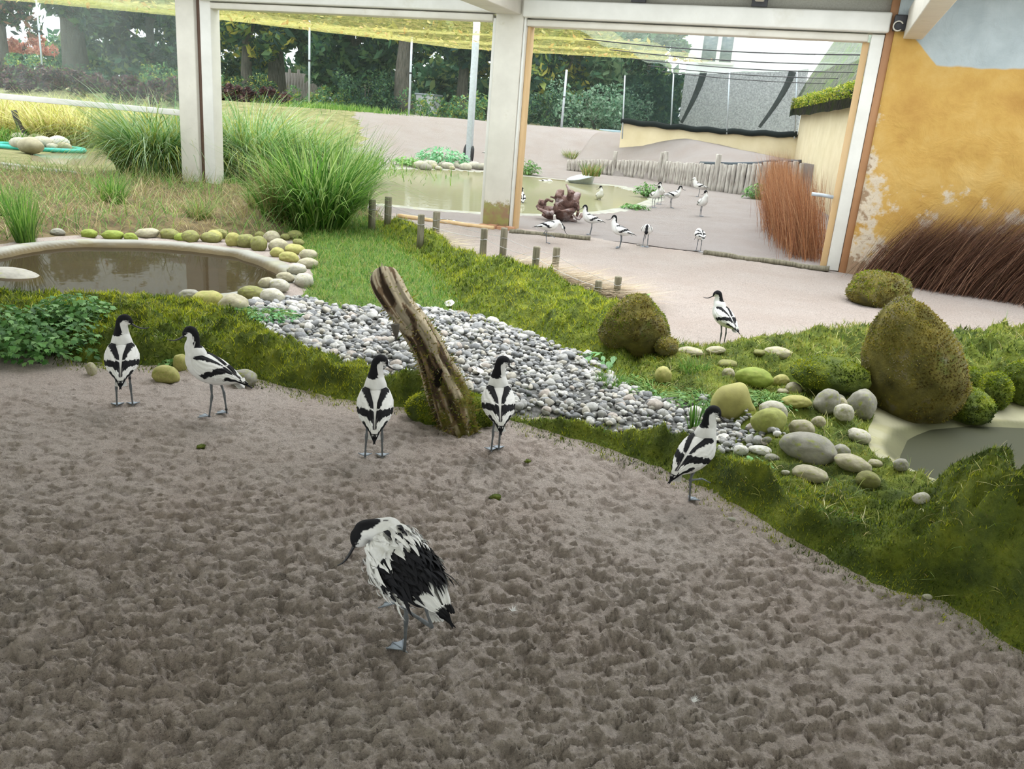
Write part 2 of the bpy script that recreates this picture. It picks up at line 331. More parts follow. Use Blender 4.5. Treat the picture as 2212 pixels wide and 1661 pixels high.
P_basinR = gp([(1870, 960), (1880, 905), (1900, 870), (2000, 865), (2120, 868), (2212, 875), (2600, 870), (2600, 1110), (2212, 1090), (2080, 1085), (1960, 1040), (1890, 1000)])
def zones(x, y):
    nz = (fbm(x * 3.1, y * 3.1, None, 3, 3) - .5); n2 = (fbm(x * 11, y * 11, None, 2, 8) - .5)
    wob = nz * .16 + n2 * .07
    return dict(front=pdist(P_front, x, y) + wob * .8, far=pdist(P_far, x, y) + wob, grass=pdist(P_grass, x, y) + wob, gravel=pdist(P_gravel, x, y) + wob,
                right=pdist(P_right, x, y) + wob * 1.2, dry=pdist(P_dry, x, y) + wob, pl=pdist(P_pondL, x, y) + nz * .08, pr=pdist(P_pondR, x, y), br=pdist(P_basinR, x, y) + nz * .05)
BUMPS = []   # (x, y, radius, height) extra swellings of the bank
def bumpat(px, py, r, h): p = G(px, py); BUMPS.append((p[0], p[1], r, h))
bumpat(2165, 1262, .36, .27); bumpat(2240, 1340, .26, .16); bumpat(2060, 1190, .16, .06)
bumpat(965, 868, .22, .10); bumpat(1000, 880, .2, .10); bumpat(1400, 975, .13, .07); bumpat(310, 740, .25, .06); bumpat(520, 790, .22, .05); bumpat(1690, 800, .35, .10); bumpat(1830, 790, .35, .16); bumpat(1780, 850, .3, .06)
bumpat(2150, 830, .55, .14); bumpat(2300, 830, .7, .16); bumpat(1280, 740, .35, .06); bumpat(950, 545, .4, .08); bumpat(1080, 640, .45, .07)
def ground(x, y, zz=None):
    x = np.asarray(x, float); y = np.asarray(y, float); z = zz or zones(x, y)
    lump = fbm(x * 4.5, y * 4.5, None, 3, 21) - .5; lump2 = fbm(x * 16, y * 16, None, 2, 31) - .5
    h = .02 * (fbm(x * .8, y * .8, None, 2, 41) - .5)
    l3 = 1 - np.abs(2 * vn(x * 7.5 + lump, y * 7.5, None, 23) - 1); l4 = vn(x * 24, y * 24, None, 24) - .5; lump = lump + .35 * (l3 - .5); lump2 = lump2 + .5 * l4 + .4 * (l3 - .5)
    hf = (.135 + .12 * lump + .05 * lump2) * sm((z['front'] + .02) / .16); rf = sm((G(1700, 1000)[0] + .2 - x) / .5)
    hf = hf * (.35 + .65 * rf)
    ha = (.19 + .12 * lump + .04 * lump2) * sm((z['far'] + .02) / .45)
    hr = (.08 + .10 * lump + .03 * lump2) * sm((z['right'] + .02) / .40)
    hg = .05 * sm(z['grass'] / .3); hv = .035 * sm((z['gravel'] + .05) / .2); hd = (.11 + .1 * lump) * sm(z['dry'] / .6)
    m = np.maximum.reduce([hf, ha, hr, hg, hv, hd]); b = 0
    for (bx, by, r, hh) in BUMPS: b = b + hh * np.exp(-(((x - bx) ** 2 + (y - by) ** 2) / r ** 2) ** 1.3)
    h = h + m + b * (1 + .5 * lump2) * sm((np.maximum.reduce([z['front'], z['right'], z['far']]) - .02) / .16)
    rim = .035
    for k, w, dep in (('pl', .22, .16), ('br', .12, .05)):
        f = sm((z[k] + w) / (w * .8)); h = h * (1 - f) + rim * f
        h = h - dep * sm(z[k] / .25)
    h = h - .10 * sm((z['pr'] + .02) / .3)
    return h
def on(px, py):
    """point of the inner ground seen at this pixel"""
    z = 0.
    for _ in range(6):
        p = G(px, py, z); z = float(ground(np.array([p[0]]), np.array([p[1]]))[0])
    return np.array([p[0], p[1], z])
def gz(x, y): return ground(np.atleast_1d(x).astype(float), np.atleast_1d(y).astype(float))

# ------------------------------------------------------------------ inner ground mesh, split into its surfaces
STEP = .0036
rr = np.exp(np.arange(math.log(.85), math.log(17.5), STEP)); th = np.arange(math.radians(40), math.radians(140), STEP * 1.02)
Rg, Tg = np.meshgrid(rr, th, indexing='ij'); X = Rg * np.cos(Tg); Y = Rg * np.sin(Tg)
Z_ = zones(X.ravel(), Y.ravel()); 
def _bd(x, y): z = zones(x, y); return np.maximum.reduce([z['front'], z['far'], z['right'], z['grass'], z['gravel'], z['dry']])
xr, yr = X.ravel().copy(), Y.ravel().copy()
D0 = np.maximum.reduce([Z_['front'], Z_['far'], Z_['right'], Z_['grass'], Z_['gravel'], Z_['dry']]); cell = np.hypot(xr, yr) * STEP
sel = np.where(np.abs(D0) < cell * .8)[0]; e_ = .002; gx = (_bd(xr[sel] + e_, yr[sel]) - D0[sel]) / e_; gy = (_bd(xr[sel], yr[sel] + e_) - D0[sel]) / e_; g2 = np.maximum(gx ** 2 + gy ** 2, .3)
mv = np.clip(D0[sel] / np.sqrt(g2), -.62 * cell[sel], .62 * cell[sel]); xr[sel] -= mv * gx / np.sqrt(g2); yr[sel] -= mv * gy / np.sqrt(g2)
for key_, off_ in (('pl', .10), ('br', 0.)):
    Z_ = zones(xr, yr); D0 = Z_[key_] + off_; sel = np.where(np.abs(D0) < cell * .8)[0]; ff_ = lambda x, y: zones(x, y)[key_] + off_
    gx = (ff_(xr[sel] + e_, yr[sel]) - D0[sel]) / e_; gy = (ff_(xr[sel], yr[sel] + e_) - D0[sel]) / e_; g2 = np.maximum(gx ** 2 + gy ** 2, .3); mv = np.clip(D0[sel] / np.sqrt(g2), -.5 * cell[sel], .5 * cell[sel]); xr[sel] -= mv * gx / np.sqrt(g2); yr[sel] -= mv * gy / np.sqrt(g2)
Z_ = zones(xr, yr); Hh = ground(xr, yr, Z_)
bare = np.clip(-np.maximum.reduce([Z_['front'], Z_['far'], Z_['grass'], Z_['gravel'], Z_['right'], Z_['dry'], Z_['pl'] + .1, Z_['br'] + .05]) / .08, 0, 1)
ca, sa = math.cos(.45), math.sin(.45); xa = xr * ca + yr * sa; ya = -xr * sa + yr * ca
cb, sb2 = math.cos(1.15), math.sin(1.15); xb_ = xr * cb + yr * sb2; yb2 = -xr * sb2 + yr * cb; pat = .45 + .9 * fbm(xr * 2.1, yr * 2.1, None, 3, 58)
n1 = vn(xa * 24, ya * 50, None, 51); n2 = vn(xb_ * 50 + 5, yb2 * 75, None, 52); n3 = vn(xr * 140, yr * 140, None, 53)
pit = np.clip((vn(xa * 26 + 9 + n2 * .6, ya * 60 + n1 * 2, None, 54) - .58) / .14, 0, 1)
fade = np.clip(1.45 - np.sqrt(xr ** 2 + yr ** 2) / 4.2, .28, 1)
rdg = 1 - np.abs(2 * vn(xb_ * 20 + n1 * 1.5, yb2 * 34 + n2, None, 57) - 1)
Hh = Hh + bare * fade * pat * (.018 * (n1 - .5) + .015 * (n2 - .5) + .013 * (n3 - .5) - .026 * pit + .015 * rdg ** 2) + bare * .010 * (fbm(xr * 3, yr * 3, None, 2, 55) - .5)
V_all = np.stack([xr, yr, Hh], 1)
nr, nth = X.shape
idx = np.arange(nr * nth).reshape(nr, nth)
Q = np.stack([idx[:-1, :-1], idx[1:, :-1], idx[1:, 1:], idx[:-1, 1:]], -1).reshape(-1, 4)[:, ::-1]
Q = Q[:, ::-1]
_, vl = toL(xr, yr)
inside = (vl[Q].max(1) < .16)
zc = {k: v[Q].mean(1) for k, v in Z_.items()}
zone = np.zeros(len(Q), int)                       # 0 sand
zone[zc['gravel'] > 0] = 1; zone[zc['dry'] > 0] = 2; zone[zc['right'] > 0] = 3; zone[zc['grass'] > 0] = 4; zone[zc['far'] > 0] = 5; zone[zc['front'] > 0] = 6
zone[(zc['gravel'] > 0) & (zone == 3) & (zc['right'] < .12)] = 1
zone[zc['pl'] > -.10] = 7; zone[(zc['pl'] > -.10) & (zc['front'] > 0.03)] = 6; zone[zc['pl'] > .04] = 7
zone[(zc['br'] > 0)] = 8
names = [('floor', 'sand', 'bare greyish brown sand covered with webbed footprints', 'sand', 'structure'),
         ('gravel_bed', 'gravelbase', 'bed of grey and white gravel stones between the two moss banks', 'gravel', None),
         ('dry_grass_bed', 'soil', 'raised bed of dry straw coloured grass behind the round pond', 'ground', 'stuff'),
         ('moss_slope', 'moss', 'wide mossy slope with embedded cobbles running down to the right pond', 'moss', 'stuff'),
         ('lawn', 'lawn', 'bright green grass patch between round pond and posts', 'grass', 'stuff'),
         ('moss_ridge', 'moss', 'thick yellow green moss ridge carrying the two rows of short posts', 'moss', 'stuff'),
         ('moss_edging', 'moss', 'low winding moss ridge along the edge of the foreground sand', 'moss', 'stuff'),
         ('round_pond', 'concrete', 'shallow round pond with concrete rim and brown water', 'pond', None),
         ('side_pond', 'concrete', 'grey green concrete pond below the tall mossy boulder', 'pond', None)]
ZO = {}
for k, (nm, mt, lab, cat, kd) in enumerate(names):
    q = Q[inside & (zone == k)]
    if not len(q): continue
    u, inv = np.unique(q, return_inverse=True); me = mesh(nm, V_all[u], inv.reshape(-1, 4))
    if kd == 'structure': ZO[nm] = ob(nm, me, M[mt], kind='structure')
    elif k >= 7:
        e = emp(nm, (0, 0, 0), label=lab, cat=cat); ob('basin', me, M['concrete'] if k == 8 else M['poolbed'], parent=e); ZO[nm] = e
    else: ZO[nm] = ob(nm, me, M[mt], label=lab, cat=cat, kind=kd)
# basin colour: concrete at the rim, brown or olive silt further down
def basin_paint(nm, key, bed, conc, at):
    o = ZO[nm].children[0]; me = o.data; co = np.zeros(len(me.vertices) * 3, np.float32); me.vertices.foreach_get('co', co); co = co.reshape(-1, 3); zz = zones(co[:, 0], co[:, 1])
    f = sm((zz[key] - at) / .05)[:, None]; nz = (.7 + .6 * fbm(co[:, 0] * 6, co[:, 1] * 6, None, 4, 44))[:, None]; st_ = (fbm(co[:, 0] * 2.5, co[:, 1] * 9, None, 3, 46) > .56)[:, None] * .3
    c = (np.array(conc) * (1 - st_) + np.array([.22, .21, .07]) * st_) * (1 - f) + np.array(bed) * f; a = me.color_attributes.new('Col', 'FLOAT_COLOR', 'POINT'); cc = np.ones((len(co), 4), np.float32); cc[:, :3] = np.clip(c * nz, 0, 1); a.data.foreach_set('color', cc.ravel()); me.materials.clear(); me.materials.append(M['stoneattr'])
basin_paint('round_pond', 'pl', (.075, .055, .02), (.25, .25, .22), .02)
basin_paint('side_pond', 'pr', (.10, .10, .05), (.27, .26, .17), -.03)

def water(name, poly, z, tint, parent, mix=.5, rough=.03, ripple=.02, gloss=.6):
    m, t, b, o = nt(name + '_surface'); v = coords(t)
    tr = nd(t, 'ShaderNodeBsdfTransparent'); tr.inputs[0].default_value = (*tint, 1)
    b.inputs['Base Color'].default_value = (*[c * .5 for c in tint], 1); b.inputs['Roughness'].default_value = .6
    gl = nd(t, 'ShaderNodeBsdfGlossy'); gl.inputs['Roughness'].default_value = rough
    fr = nd(t, 'ShaderNodeFresnel'); fr.inputs[0].default_value = 1.33
    m1 = nd(t, 'ShaderNodeMixShader'); m1.inputs[0].default_value = mix; t.links.new(tr.outputs[0], m1.inputs[1]); t.links.new(b.outputs[0], m1.inputs[2])
    m2 = nd(t, 'ShaderNodeMixShader'); fm = nd(t, 'ShaderNodeMath', operation='MULTIPLY'); fm.inputs[1].default_value = gloss; t.links.new(fr.outputs[0], fm.inputs[0]); t.links.new(fm.outputs[0], m2.inputs[0]); t.links.new(m1.outputs[0], m2.inputs[1]); t.links.new(gl.outputs[0], m2.inputs[2]); t.links.new(m2.outputs[0], o.inputs[0])
    n = nd(t, 'ShaderNodeBump'); n.inputs['Strength'].default_value = ripple; n.inputs['Distance'].default_value = .05
    t.links.new(noise(t, v, 5, 3), n.inputs['Height'])
    t.links.new(n.outputs[0], gl.inputs['Normal']); t.links.new(n.outputs[0], fr.inputs['Normal'])
    if sum(poly[i - 1][0] * poly[i][1] - poly[i][0] * poly[i - 1][1] for i in range(len(poly))) < 0: poly = poly[::-1]
    P = np.array([[x, y, z] for x, y in poly]); c = P.mean(0); P2 = c + (P - c) * [1.06, 1.06, 1]
    V = np.concatenate([P2, [c]]); k = len(P2); F = np.array([[i, (i + 1) % k, k] for i in range(k)])
    me = mesh(name, V, F); return ob('water', me, m, parent=parent)
water('round_pond', P_pondL, -.02, (.34, .26, .11), ZO['round_pond'], .12, .02, .012, .28)
water('side_pond', P_pondR, -.035, (.15, .16, .08), ZO['side_pond'], .5, .06, .03, .16)

# ------------------------------------------------------------------ window wall
p = emp('wall_back', L(0, 0), math.radians(UZ), kind='structure')
def wpart(name, *a, **k): return lbox(name, *a, **k)
ZH = 2.70
wall = emp('window_frame', L(0, 0), math.radians(UZ), kind='structure')
post = lbox('trim_1', -5.42, -5.08, -.12, .14, -.1, 3.1, M['cream'], .012, kind='structure')
lbox('trim_2', -5.075, -5.01, -.06, .10, -.1, 3.1, M['groove'], .004, kind='structure')
lbox('trim_3', -5.00, -4.80, -.09, .12, -.05, 3.0, M['white'], .012, kind='structure')
lbox('trim_4', -.25, .13, -.14, .16, -.2, 3.1, M['cream'], .015, kind='structure')
def stained_post():
    m = M['cream'].copy(); m.name = 'cream_post_soiled'; t = m.node_tree; b = [n for n in t.nodes if n.type == 'BSDF_PRINCIPLED'][0]
    src = b.inputs['Base Color'].links[0].from_socket; v = coords(t)
    sp = nd(t, 'ShaderNodeSeparateXYZ'); t.links.new(v, sp.inputs[0]); mr = nd(t, 'ShaderNodeMapRange', inp={'From Min': -1.22, 'From Max': -.98, 'To Min': .55, 'To Max': -.15}); t.links.new(sp.outputs['Z'], mr.inputs[0])
    ad = nd(t, 'ShaderNodeMath', operation='ADD'); t.links.new(mr.outputs[0], ad.inputs[0]); t.links.new(noise(t, v, 14, 6, .7), ad.inputs[1])
    f = ramp(t, ad.outputs[0], [(.62, (0, 0, 0)), (.8, (1, 1, 1))]); c = mixc(t, f, src, ramp(t, noise(t, v, 9, 5), [(.4, (.30, .19, .11)), (.6, (.30, .29, .10))])); t.links.new(c, b.inputs['Base Color']); return m
o4 = bpy.data.objects['trim_4']; o4.data.materials[0] = stained_post()
lbox('trim_5', -.31, -.255, -.08, .10, -.1, 2.7, M['white'], .006, kind='structure')
lbox('trim_6', .135, .165, -.12, .12, 0, 2.72, M['white'], .004, kind='structure')
lbox('trim_7', .168, .205, -.05, .12, 0, 2.70, M['pine'], .004, kind='structure')
lbox('trim_8', -4.80, -.31, -.10, .10, 2.66, 2.745, M['cream'], .012, kind='structure')
lbox('trim_9', .165, 4.30, -.10, .10, 2.62, 2.70, M['cream'], .012, kind='structure')
lbox('trim_10', -4.95, -.25, -.17, .12, 2.76, 2.99, M['white'], .02, kind='structure')
lbox('trim_11', .13, 4.50, -.20, .12, 2.715, 2.925, M['white'], .02, kind='structure')
# sliding pane at the right: white stile, pine strip, handle
dr = emp('door_1', L(4.3, 0), math.radians(UZ), kind='structure')
lbox('stile', 4.33, 4.47, -.10, .08, .0, 2.70, M['white'], .01, parent=dr)
lbox('strip', 4.25, 4.325, -.02, .08, .0, 2.62, M['pine'], .005, parent=dr)
V, F = tube([L(4.25, -.05, .87), L(4.10, -.09, .885), L(4.00, -.09, .885)], .022, 8); ob('door_handle', mesh('door_handle', V, F), M['steel'], parent=dr).matrix_parent_inverse = dr.matrix_world.inverted()
lbox('trim_12', 4.475, 4.56, -.10, .12, -.1, 3.1, M['wood'], .005, kind='structure')
# lifted sash with glass at the left
sash = emp('window_1', L(-7, 0), math.radians(UZ), kind='structure')
lbox('sash_rail', -12.5, -5.43, -.05, .04, 1.10, 1.19, M['white'], .01, parent=sash)
m, t, b, o = nt('window_glass'); tr = nd(t, 'ShaderNodeBsdfTransparent'); tr.inputs[0].default_value = (.86, .93, .92, 1)
gl = nd(t, 'ShaderNodeBsdfGlossy'); gl.inputs['Roughness'].default_value = .03; fr = nd(t, 'ShaderNodeFresnel'); fr.inputs[0].default_value = 1.5
df = nd(t, 'ShaderNodeBsdfDiffuse'); df.inputs[0].default_value = (.75, .85, .85, 1); mx0 = nd(t, 'ShaderNodeMixShader')
t.links.new(ramp(t, noise(t, coords(t), 3, 4), [(.3, (.05, .05, .05)), (.8, (.13, .13, .13))]), mx0.inputs[0]); t.links.new(tr.outputs[0], mx0.inputs[1]); t.links.new(df.outputs[0], mx0.inputs[2])
mx = nd(t, 'ShaderNodeMixShader'); t.links.new(fr.outputs[0], mx.inputs[0]); t.links.new(mx0.outputs[0], mx.inputs[1]); t.links.new(gl.outputs[0], mx.inputs[2]); t.links.new(mx.outputs[0], o.inputs[0]); M['glass'] = m
pv_ = np.array([L(-12.5, -.01, 1.18), L(-5.43, -.01, 1.18), L(-5.43, -.01, 2.82), L(-12.5, -.01, 2.82)]); ob('pane', mesh('pane', pv_, np.array([[0, 1, 2, 3]]), smooth=False), M['glass'], parent=sash).matrix_parent_inverse = sash.matrix_world.inverted()
# head above the left opening, ceiling, rafters
lbox('trim_13', -12.6, -5.43, -.17, .12, 2.80, 3.02, M['white'], .02, kind='structure')
lbox('wall_front', -12.6, 12, -.02, .12, 2.9, 3.22, M['beige'], .0, kind='structure')
lbox('ceiling', -12.6, 12, -.9, .12, 3.20, 3.30, M['beige'], .0, kind='structure')
rf_ = emp('ceiling_rear_shade', L(0, -9, 3.3), math.radians(UZ), kind='structure')
lbox('ceiling_board', -12.6, 14, -20, -6.5, 3.20, 3.30, M['beige'], .0, parent=rf_)  # unseen rear roof, its front edge placed to keep the near sand dark
lbox('wall_left', -12.7, -12.6, -20, .12, -.2, 3.3, M['beige'], .0, kind='structure'); lbox('wall_right_light_block', 14, 14.1, -20, .12, -.2, 3.3, M['beige'], .0, kind='structure'); lbox('wall_rear', -12.6, 14, -20.1, -20, -.2, 3.3, M['beige'], .0, kind='structure')  # far right wall is added out of view to cut side light
def rafter(u0, u1, z0, z1, n): lbox('trim_%d' % n, u0, u1, -12.5, -.14, z0, z1, M['cream'], .012, kind='structure')
rafter(-.27, .10, 2.745, 3.0, 14); rafter(4.66, 4.86, 2.66, 2.98, 15); rafter(-5.45, -5.1, 2.9, 3.15, 16)
for k, uu in enumerate((1.62, 3.05)):
    e = emp('ceiling_bracket', L(uu, -.25, 2.93), math.radians(UZ), label='black metal bracket above the white head rail, %s' % ('nearer the middle post' if k == 0 else 'nearer the yellow wall'), cat='bracket')
    lbox('bracket_plate', uu - .09, uu + .09, -.22, -.18, 2.93, 3.2, M['black'], .006, parent=e); lbox('bracket_arm', uu - .05, uu + .05, -.40, -.22, 2.98, 3.2, M['cream'], .01, parent=e)
e = emp('beam_fitting', L(4.6, -.2, 2.72), math.radians(UZ), label='black fitting with coiled cable at the end of the beam by the yellow wall', cat='fitting')
lbox('fitting_box', 4.53, 4.66, -.22, -.10, 2.74, 2.9, M['black'], .01, parent=e)
cc = [L(4.58, -.24, 2.78) + .05 * np.array([U[0] * math.cos(a), U[1] * math.cos(a), math.sin(a)]) for a in np.linspace(.5, 5.5, 14)]
V, F = tube(cc, .008, 6); ob('cable', mesh('cable', V, F), M['cream'], parent=e).matrix_parent_inverse = e.matrix_world.inverted()
# ochre wall: plate with a crumbled left edge
n_u, n_z = 150, 90; uu = np.linspace(4.56, 12, n_u); zz = np.linspace(-.2, 3.22, n_z); UU, ZZ = np.meshgrid(uu, zz, indexing='ij')
rel = .035 * fbm(UU * 2.2, ZZ * 2.2, None, 4, 61) + .012 * fbm(UU * 9, ZZ * 9, None, 2, 62) + .02 * np.clip(1 - (UU - 4.56) / .25, 0, 1) * fbm(UU * 7, ZZ * 5, None, 2, 63)
Vw = np.stack([UU - 4.56, -.10 - rel, ZZ], -1).reshape(-1, 3); I = np.arange(n_u * n_z).reshape(n_u, n_z)
Fw = np.stack([I[:-1, :-1], I[1:, :-1], I[1:, 1:], I[:-1, 1:]], -1).reshape(-1, 4)
Vb = Vw.copy(); Vb[:, 1] = .25; k = len(Vw)
edge = np.stack([I[0, :-1], I[0, 1:], I[0, 1:] + k, I[0, :-1] + k], -1)
BLUEZ = 2.53
M['ochre'] = yellow_wall()
o = ob('wall_right', mesh('wall_right', np.concatenate([Vw, Vb]), [Fw, edge]), M['ochre'], kind='structure', loc=L(4.56, 0), rot=(0, 0, math.radians(UZ)))
# sills
lbox('baseboard_left', -12.5, -5.4, -.10, .10, -.12, .03, M['concrete'], .01, kind='structure')
def board(name, a, b, w, h, mat, label, cat='board'):
    a = np.array(a); b = np.array(b); c = (a + b) / 2; d = b - a; ln = np.linalg.norm(d)
    nseg = 14; V = []; F = []
    for i in range(nseg + 1):
        x = -ln / 2 + ln * i / nseg; j = .15 * w * (vn(np.array([i * .7]), np.array([w * 99]))[0] - .5)
        for (yy, zz) in ((-.5, 0), (.5, 0), (.5, 1), (-.5, 1)): V.append((x, yy * w + j, zz * h * (1 + .1 * math.sin(i)) + j))
    for i in range(nseg):
        for q in range(4): F.append([i * 4 + q, i * 4 + (q + 1) % 4, i * 4 + 4 + (q + 1) % 4, i * 4 + 4 + q])
    F += [[3, 2, 1, 0], [nseg * 4 + q for q in range(4)]]
    return ob(name, mesh(name, np.array(V), np.array(F), smooth=False), mat, label=label, cat=cat, loc=c, rot=(0, 0, math.atan2(d[1], d[0])))
board('threshold_board', G(1100, 503, .0), G(1275, 519, .0), .07, .05, M['oldwood'], 'weathered board on the sand just right of the middle post')
board('threshold_board', G(1520, 549, .0), G(1790, 586, .0), .09, .05, M['oldwood'], 'weathered board on the sand at the foot of the right door frame')
board('pine_batten', G(860, 470, .0), G(1066, 497, .0), .05, .05, M['pine'], 'pale pine batten on the ground left of the middle post')
board('loose_stick', G(1375, 531, .0), G(1400, 533, .0), .02, .02, M['greywood'], 'short stick lying on the sand between two wading birds', 'stick')
e = emp('brick_footing', L(-.05, -.12, 0), math.radians(UZ), label='reddish bricks under the foot of the soiled middle post', cat='bricks')
bm_ = matn('brick', [(.3, (.34, .15, .08)), (.7, (.5, .28, .16))], sc=12, rough=.9, bs=.4)
for i in range(4): lbox('brick', -.26 + .13 * i, -.14 + .13 * i, -.24, -.15, -.02, .045 + .01 * (i % 2), bm_, .004, parent=e)

# ------------------------------------------------------------------ yard outside
P_yp = [toL(*G(px, py)[:2]) for px, py in [(700, 372), (780, 366), (860, 364), (940, 365), (1060, 372), (1130, 380), (1240, 392), (1330, 402), (1390, 418), (1405, 430), (1370, 443), (1290, 456), (1180, 462), (1060, 459), (940, 451), (830, 440), (740, 430), (640, 420), (560, 400)]]
P_lp = [toL(*G(px, py)[:2]) for px, py in [(60, 332), (110, 328), (230, 326), (330, 335), (260, 350), (180, 358), (100, 352), (60, 345)]]
PAL = [(1228, 369), (1290, 375), (1360, 383), (1430, 393), (1500, 406), (1570, 417), (1625, 424), (1650, 427)]
PALP = [toL(*G(*q)[:2]) for q in PAL]; PALP = PALP + [(3.6, 11.6)]
pu = np.array([q[0] for q in PALP]); pv = np.array([q[1] for q in PALP])
def yard(u, v, fine=True):
    u = np.asarray(u, float); v = np.asarray(v, float)
    vp = np.interp(u, pu, pv); hp = np.interp(u, pu, np.linspace(.30, .92, len(pu)))
    vr = np.interp(u, [-20, -12, -9, -6, -3.6], [7, 9, 11, 13.5, 15.3]); tall = np.interp(u, [-20, -9, -2, 0, 3], [1.15, 1.2, 1.22, 1.25, .92])
    left = sm((v - vr) / 7.5) * tall
    rgt = np.where(v > vp + .10, hp + (tall - hp) * sm((v - vp) / 2.2), 0)
    f = sm((u + 3.9) / .7); m = left * (1 - f) + rgt * f
    m = m + .10 * (fbm(u * .5, v * .5, None, 2, 71) - .5) * sm((v - 10) / 4) + .05 * (fbm(u * 1.2, v * 1.2, None, 2, 72) - .5)
    d = np.maximum(pdist(P_yp, u, v), pdist(P_lp, u, v)); m = m * (1 - sm((d + .5) / .4)) - .10 * sm((d + .02) / .3)
    if fine: m = m + .012 * (vn(u * 9, v * 9, None, 73) - .5) * sm(-(d) / .3)
    return m
def yz(u, v): return float(yard(np.array([u]), np.array([v]), False)[0])
def yon(px, py):
    z = 0.
    for _ in range(8):
        p = G(px, py, z); u, v = toL(p[0], p[1])
        if v > 34: break
        z = .5 * z + .5 * yz(u, v)
    return np.array([p[0], p[1], z]), u, v
vs = np.concatenate([np.arange(.02, 3, .05), 3 * np.exp(np.arange(0, math.log(60 / 3), .014))]); us = np.concatenate([np.arange(-60, -18, 1.), np.arange(-18, -8, .13), np.arange(-8, 7, .08), np.arange(7, 40, 1.5)])
UU, VV = np.meshgrid(us, vs, indexing='ij'); HH = yard(UU.ravel(), VV.ravel()); Vy = np.stack([A0[0] + U[0] * UU.ravel() + Vv[0] * VV.ravel(), A0[1] + U[1] * UU.ravel() + Vv[1] * VV.ravel(), HH], 1)
I = np.arange(UU.size).reshape(UU.shape); Fy = np.stack([I[:-1, :-1], I[1:, :-1], I[1:, 1:], I[:-1, 1:]], -1).reshape(-1, 4)
uf, vf = UU.ravel()[Fy].mean(1), VV.ravel()[Fy].mean(1)
wobb = fbm(uf * 1.5, vf * 1.5, None, 2, 75)
# grass parts of the yard: left side, crest, verges; the rest is sand
_, g1u, g1v = yon(778, 322); _, g2u, g2v = yon(764, 268); print('grass edge', g1u, g1v, g2u, g2v)
gb = np.interp(vf, [4, g1v, g2v], [-6.6, g1u, g2u])
gr = ((uf < -5.2 + wobb * .6) & (vf < 4.2)) | ((uf < gb + (wobb - .5) * 1.2) & (vf >= 4.2)) | (vf > 23 + wobb * 2)
rimy = np.abs(pdist(P_yp, uf, vf) + .12) < .17
me = mesh('ground', Vy, Fy[~gr]); og = ob('ground', me, M['sand_out'], kind='structure'); me.materials.append(M['concrete']); me.materials.append(M['poolbed'])
idm = np.where(rimy, 1, 0)[~gr]; idm[(pdist(P_yp, uf, vf) > .05)[~gr]] = 2; me.polygons.foreach_set('material_index', idm.astype(np.int32))
ob('ground_grass', mesh('ground_grass', Vy, Fy[gr]), M['yardgrass'], kind='structure')
def ywater(name, poly, z, tint, lab):
    e = emp(name, L(*np.mean(poly, 0), z), label=lab, cat='pond'); w = [tuple(L(u, v)[:2] - L(*np.mean(poly, 0))[:2]) for u, v in poly]
    return water(name, w, 0, tint, e, .72, .05, .05)
ywater('yard_pond', P_yp, -.015, (.60, .58, .30), 'wide shallow olive pond out in the sandy yard')
ywater('reed_pond', P_lp, -.015, (.62, .55, .30), 'small pond outside in front of the yellow grass with a ring of pale stones')

# palisade of round logs
pal = emp('log_palisade', L(PALP[0][0], PALP[0][1]), label='curved palisade of upright grey logs holding back the sand mound', cat='palisade')
pl = crom(np.array(PALP), 400); seglen = np.concatenate([[0], np.cumsum(np.linalg.norm(np.diff(pl, axis=0), axis=1))]); tot = seglen[-1]; s = 0; k = 0; posts_at = [1327, 1427, 1545]
rs = np.random.RandomState(5); pinv = pal.matrix_world.inverted()
pxs = [toL(*G(q, 0 + np.interp(q, [c[0] for c in PAL], [c[1] for c in PAL]))[:2])[0] for q in posts_at]
logm = []
for var in range(5):
    V, F = tube([[0, 0, -.15], [rs.uniform(-.01, .01), 0, .2], [rs.uniform(-.012, .012), rs.uniform(-.01, .01), .6], [0, 0, .985], [0, 0, 1.0]], [.080, .078, .074, .070, .055], 9)
    V[:, :2] *= 1 + .12 * (vn(V[:, 0] * 30 + var, V[:, 2] * 5, V[:, 1] * 30)[:, None] - .5); logm.append(mesh('palisade_log', V, F)); logm[-1].materials.append(M['greywood'])
while s < tot:
    i = np.searchsorted(seglen, s); u, v = pl[min(i, len(pl) - 1)]; big = any(abs(u - q) < .085 for q in pxs); hgt = np.interp(u, pu, np.linspace(.34, .98, len(pu))) * rs.uniform(.97, 1.04)
    if big: hgt += .28
    w = .9 * rs.uniform(.85, 1.08) * (1.15 if big else 1)
    o = ob('log', logm[k % 5], None, parent=pal, rot=(rs.uniform(-.02, .02), rs.uniform(-.02, .02), rs.uniform(0, 6))); o.location = tuple(L(u, v, 0) - np.array(pal.location)); o.scale = (w, w, hgt); s += .152 * w; k += 1
lin = []; 
for (u, v) in pl[250::6]: lin.append(L(u, v + .1, np.interp(u, pu, np.linspace(.34, .98, len(pu))) + .0))
V, F = tube(lin, .06, 6); ob('liner', mesh('liner', V, F), flat('pond_liner', (.03, .045, .06), .5), parent=pal).matrix_parent_inverse = pinv

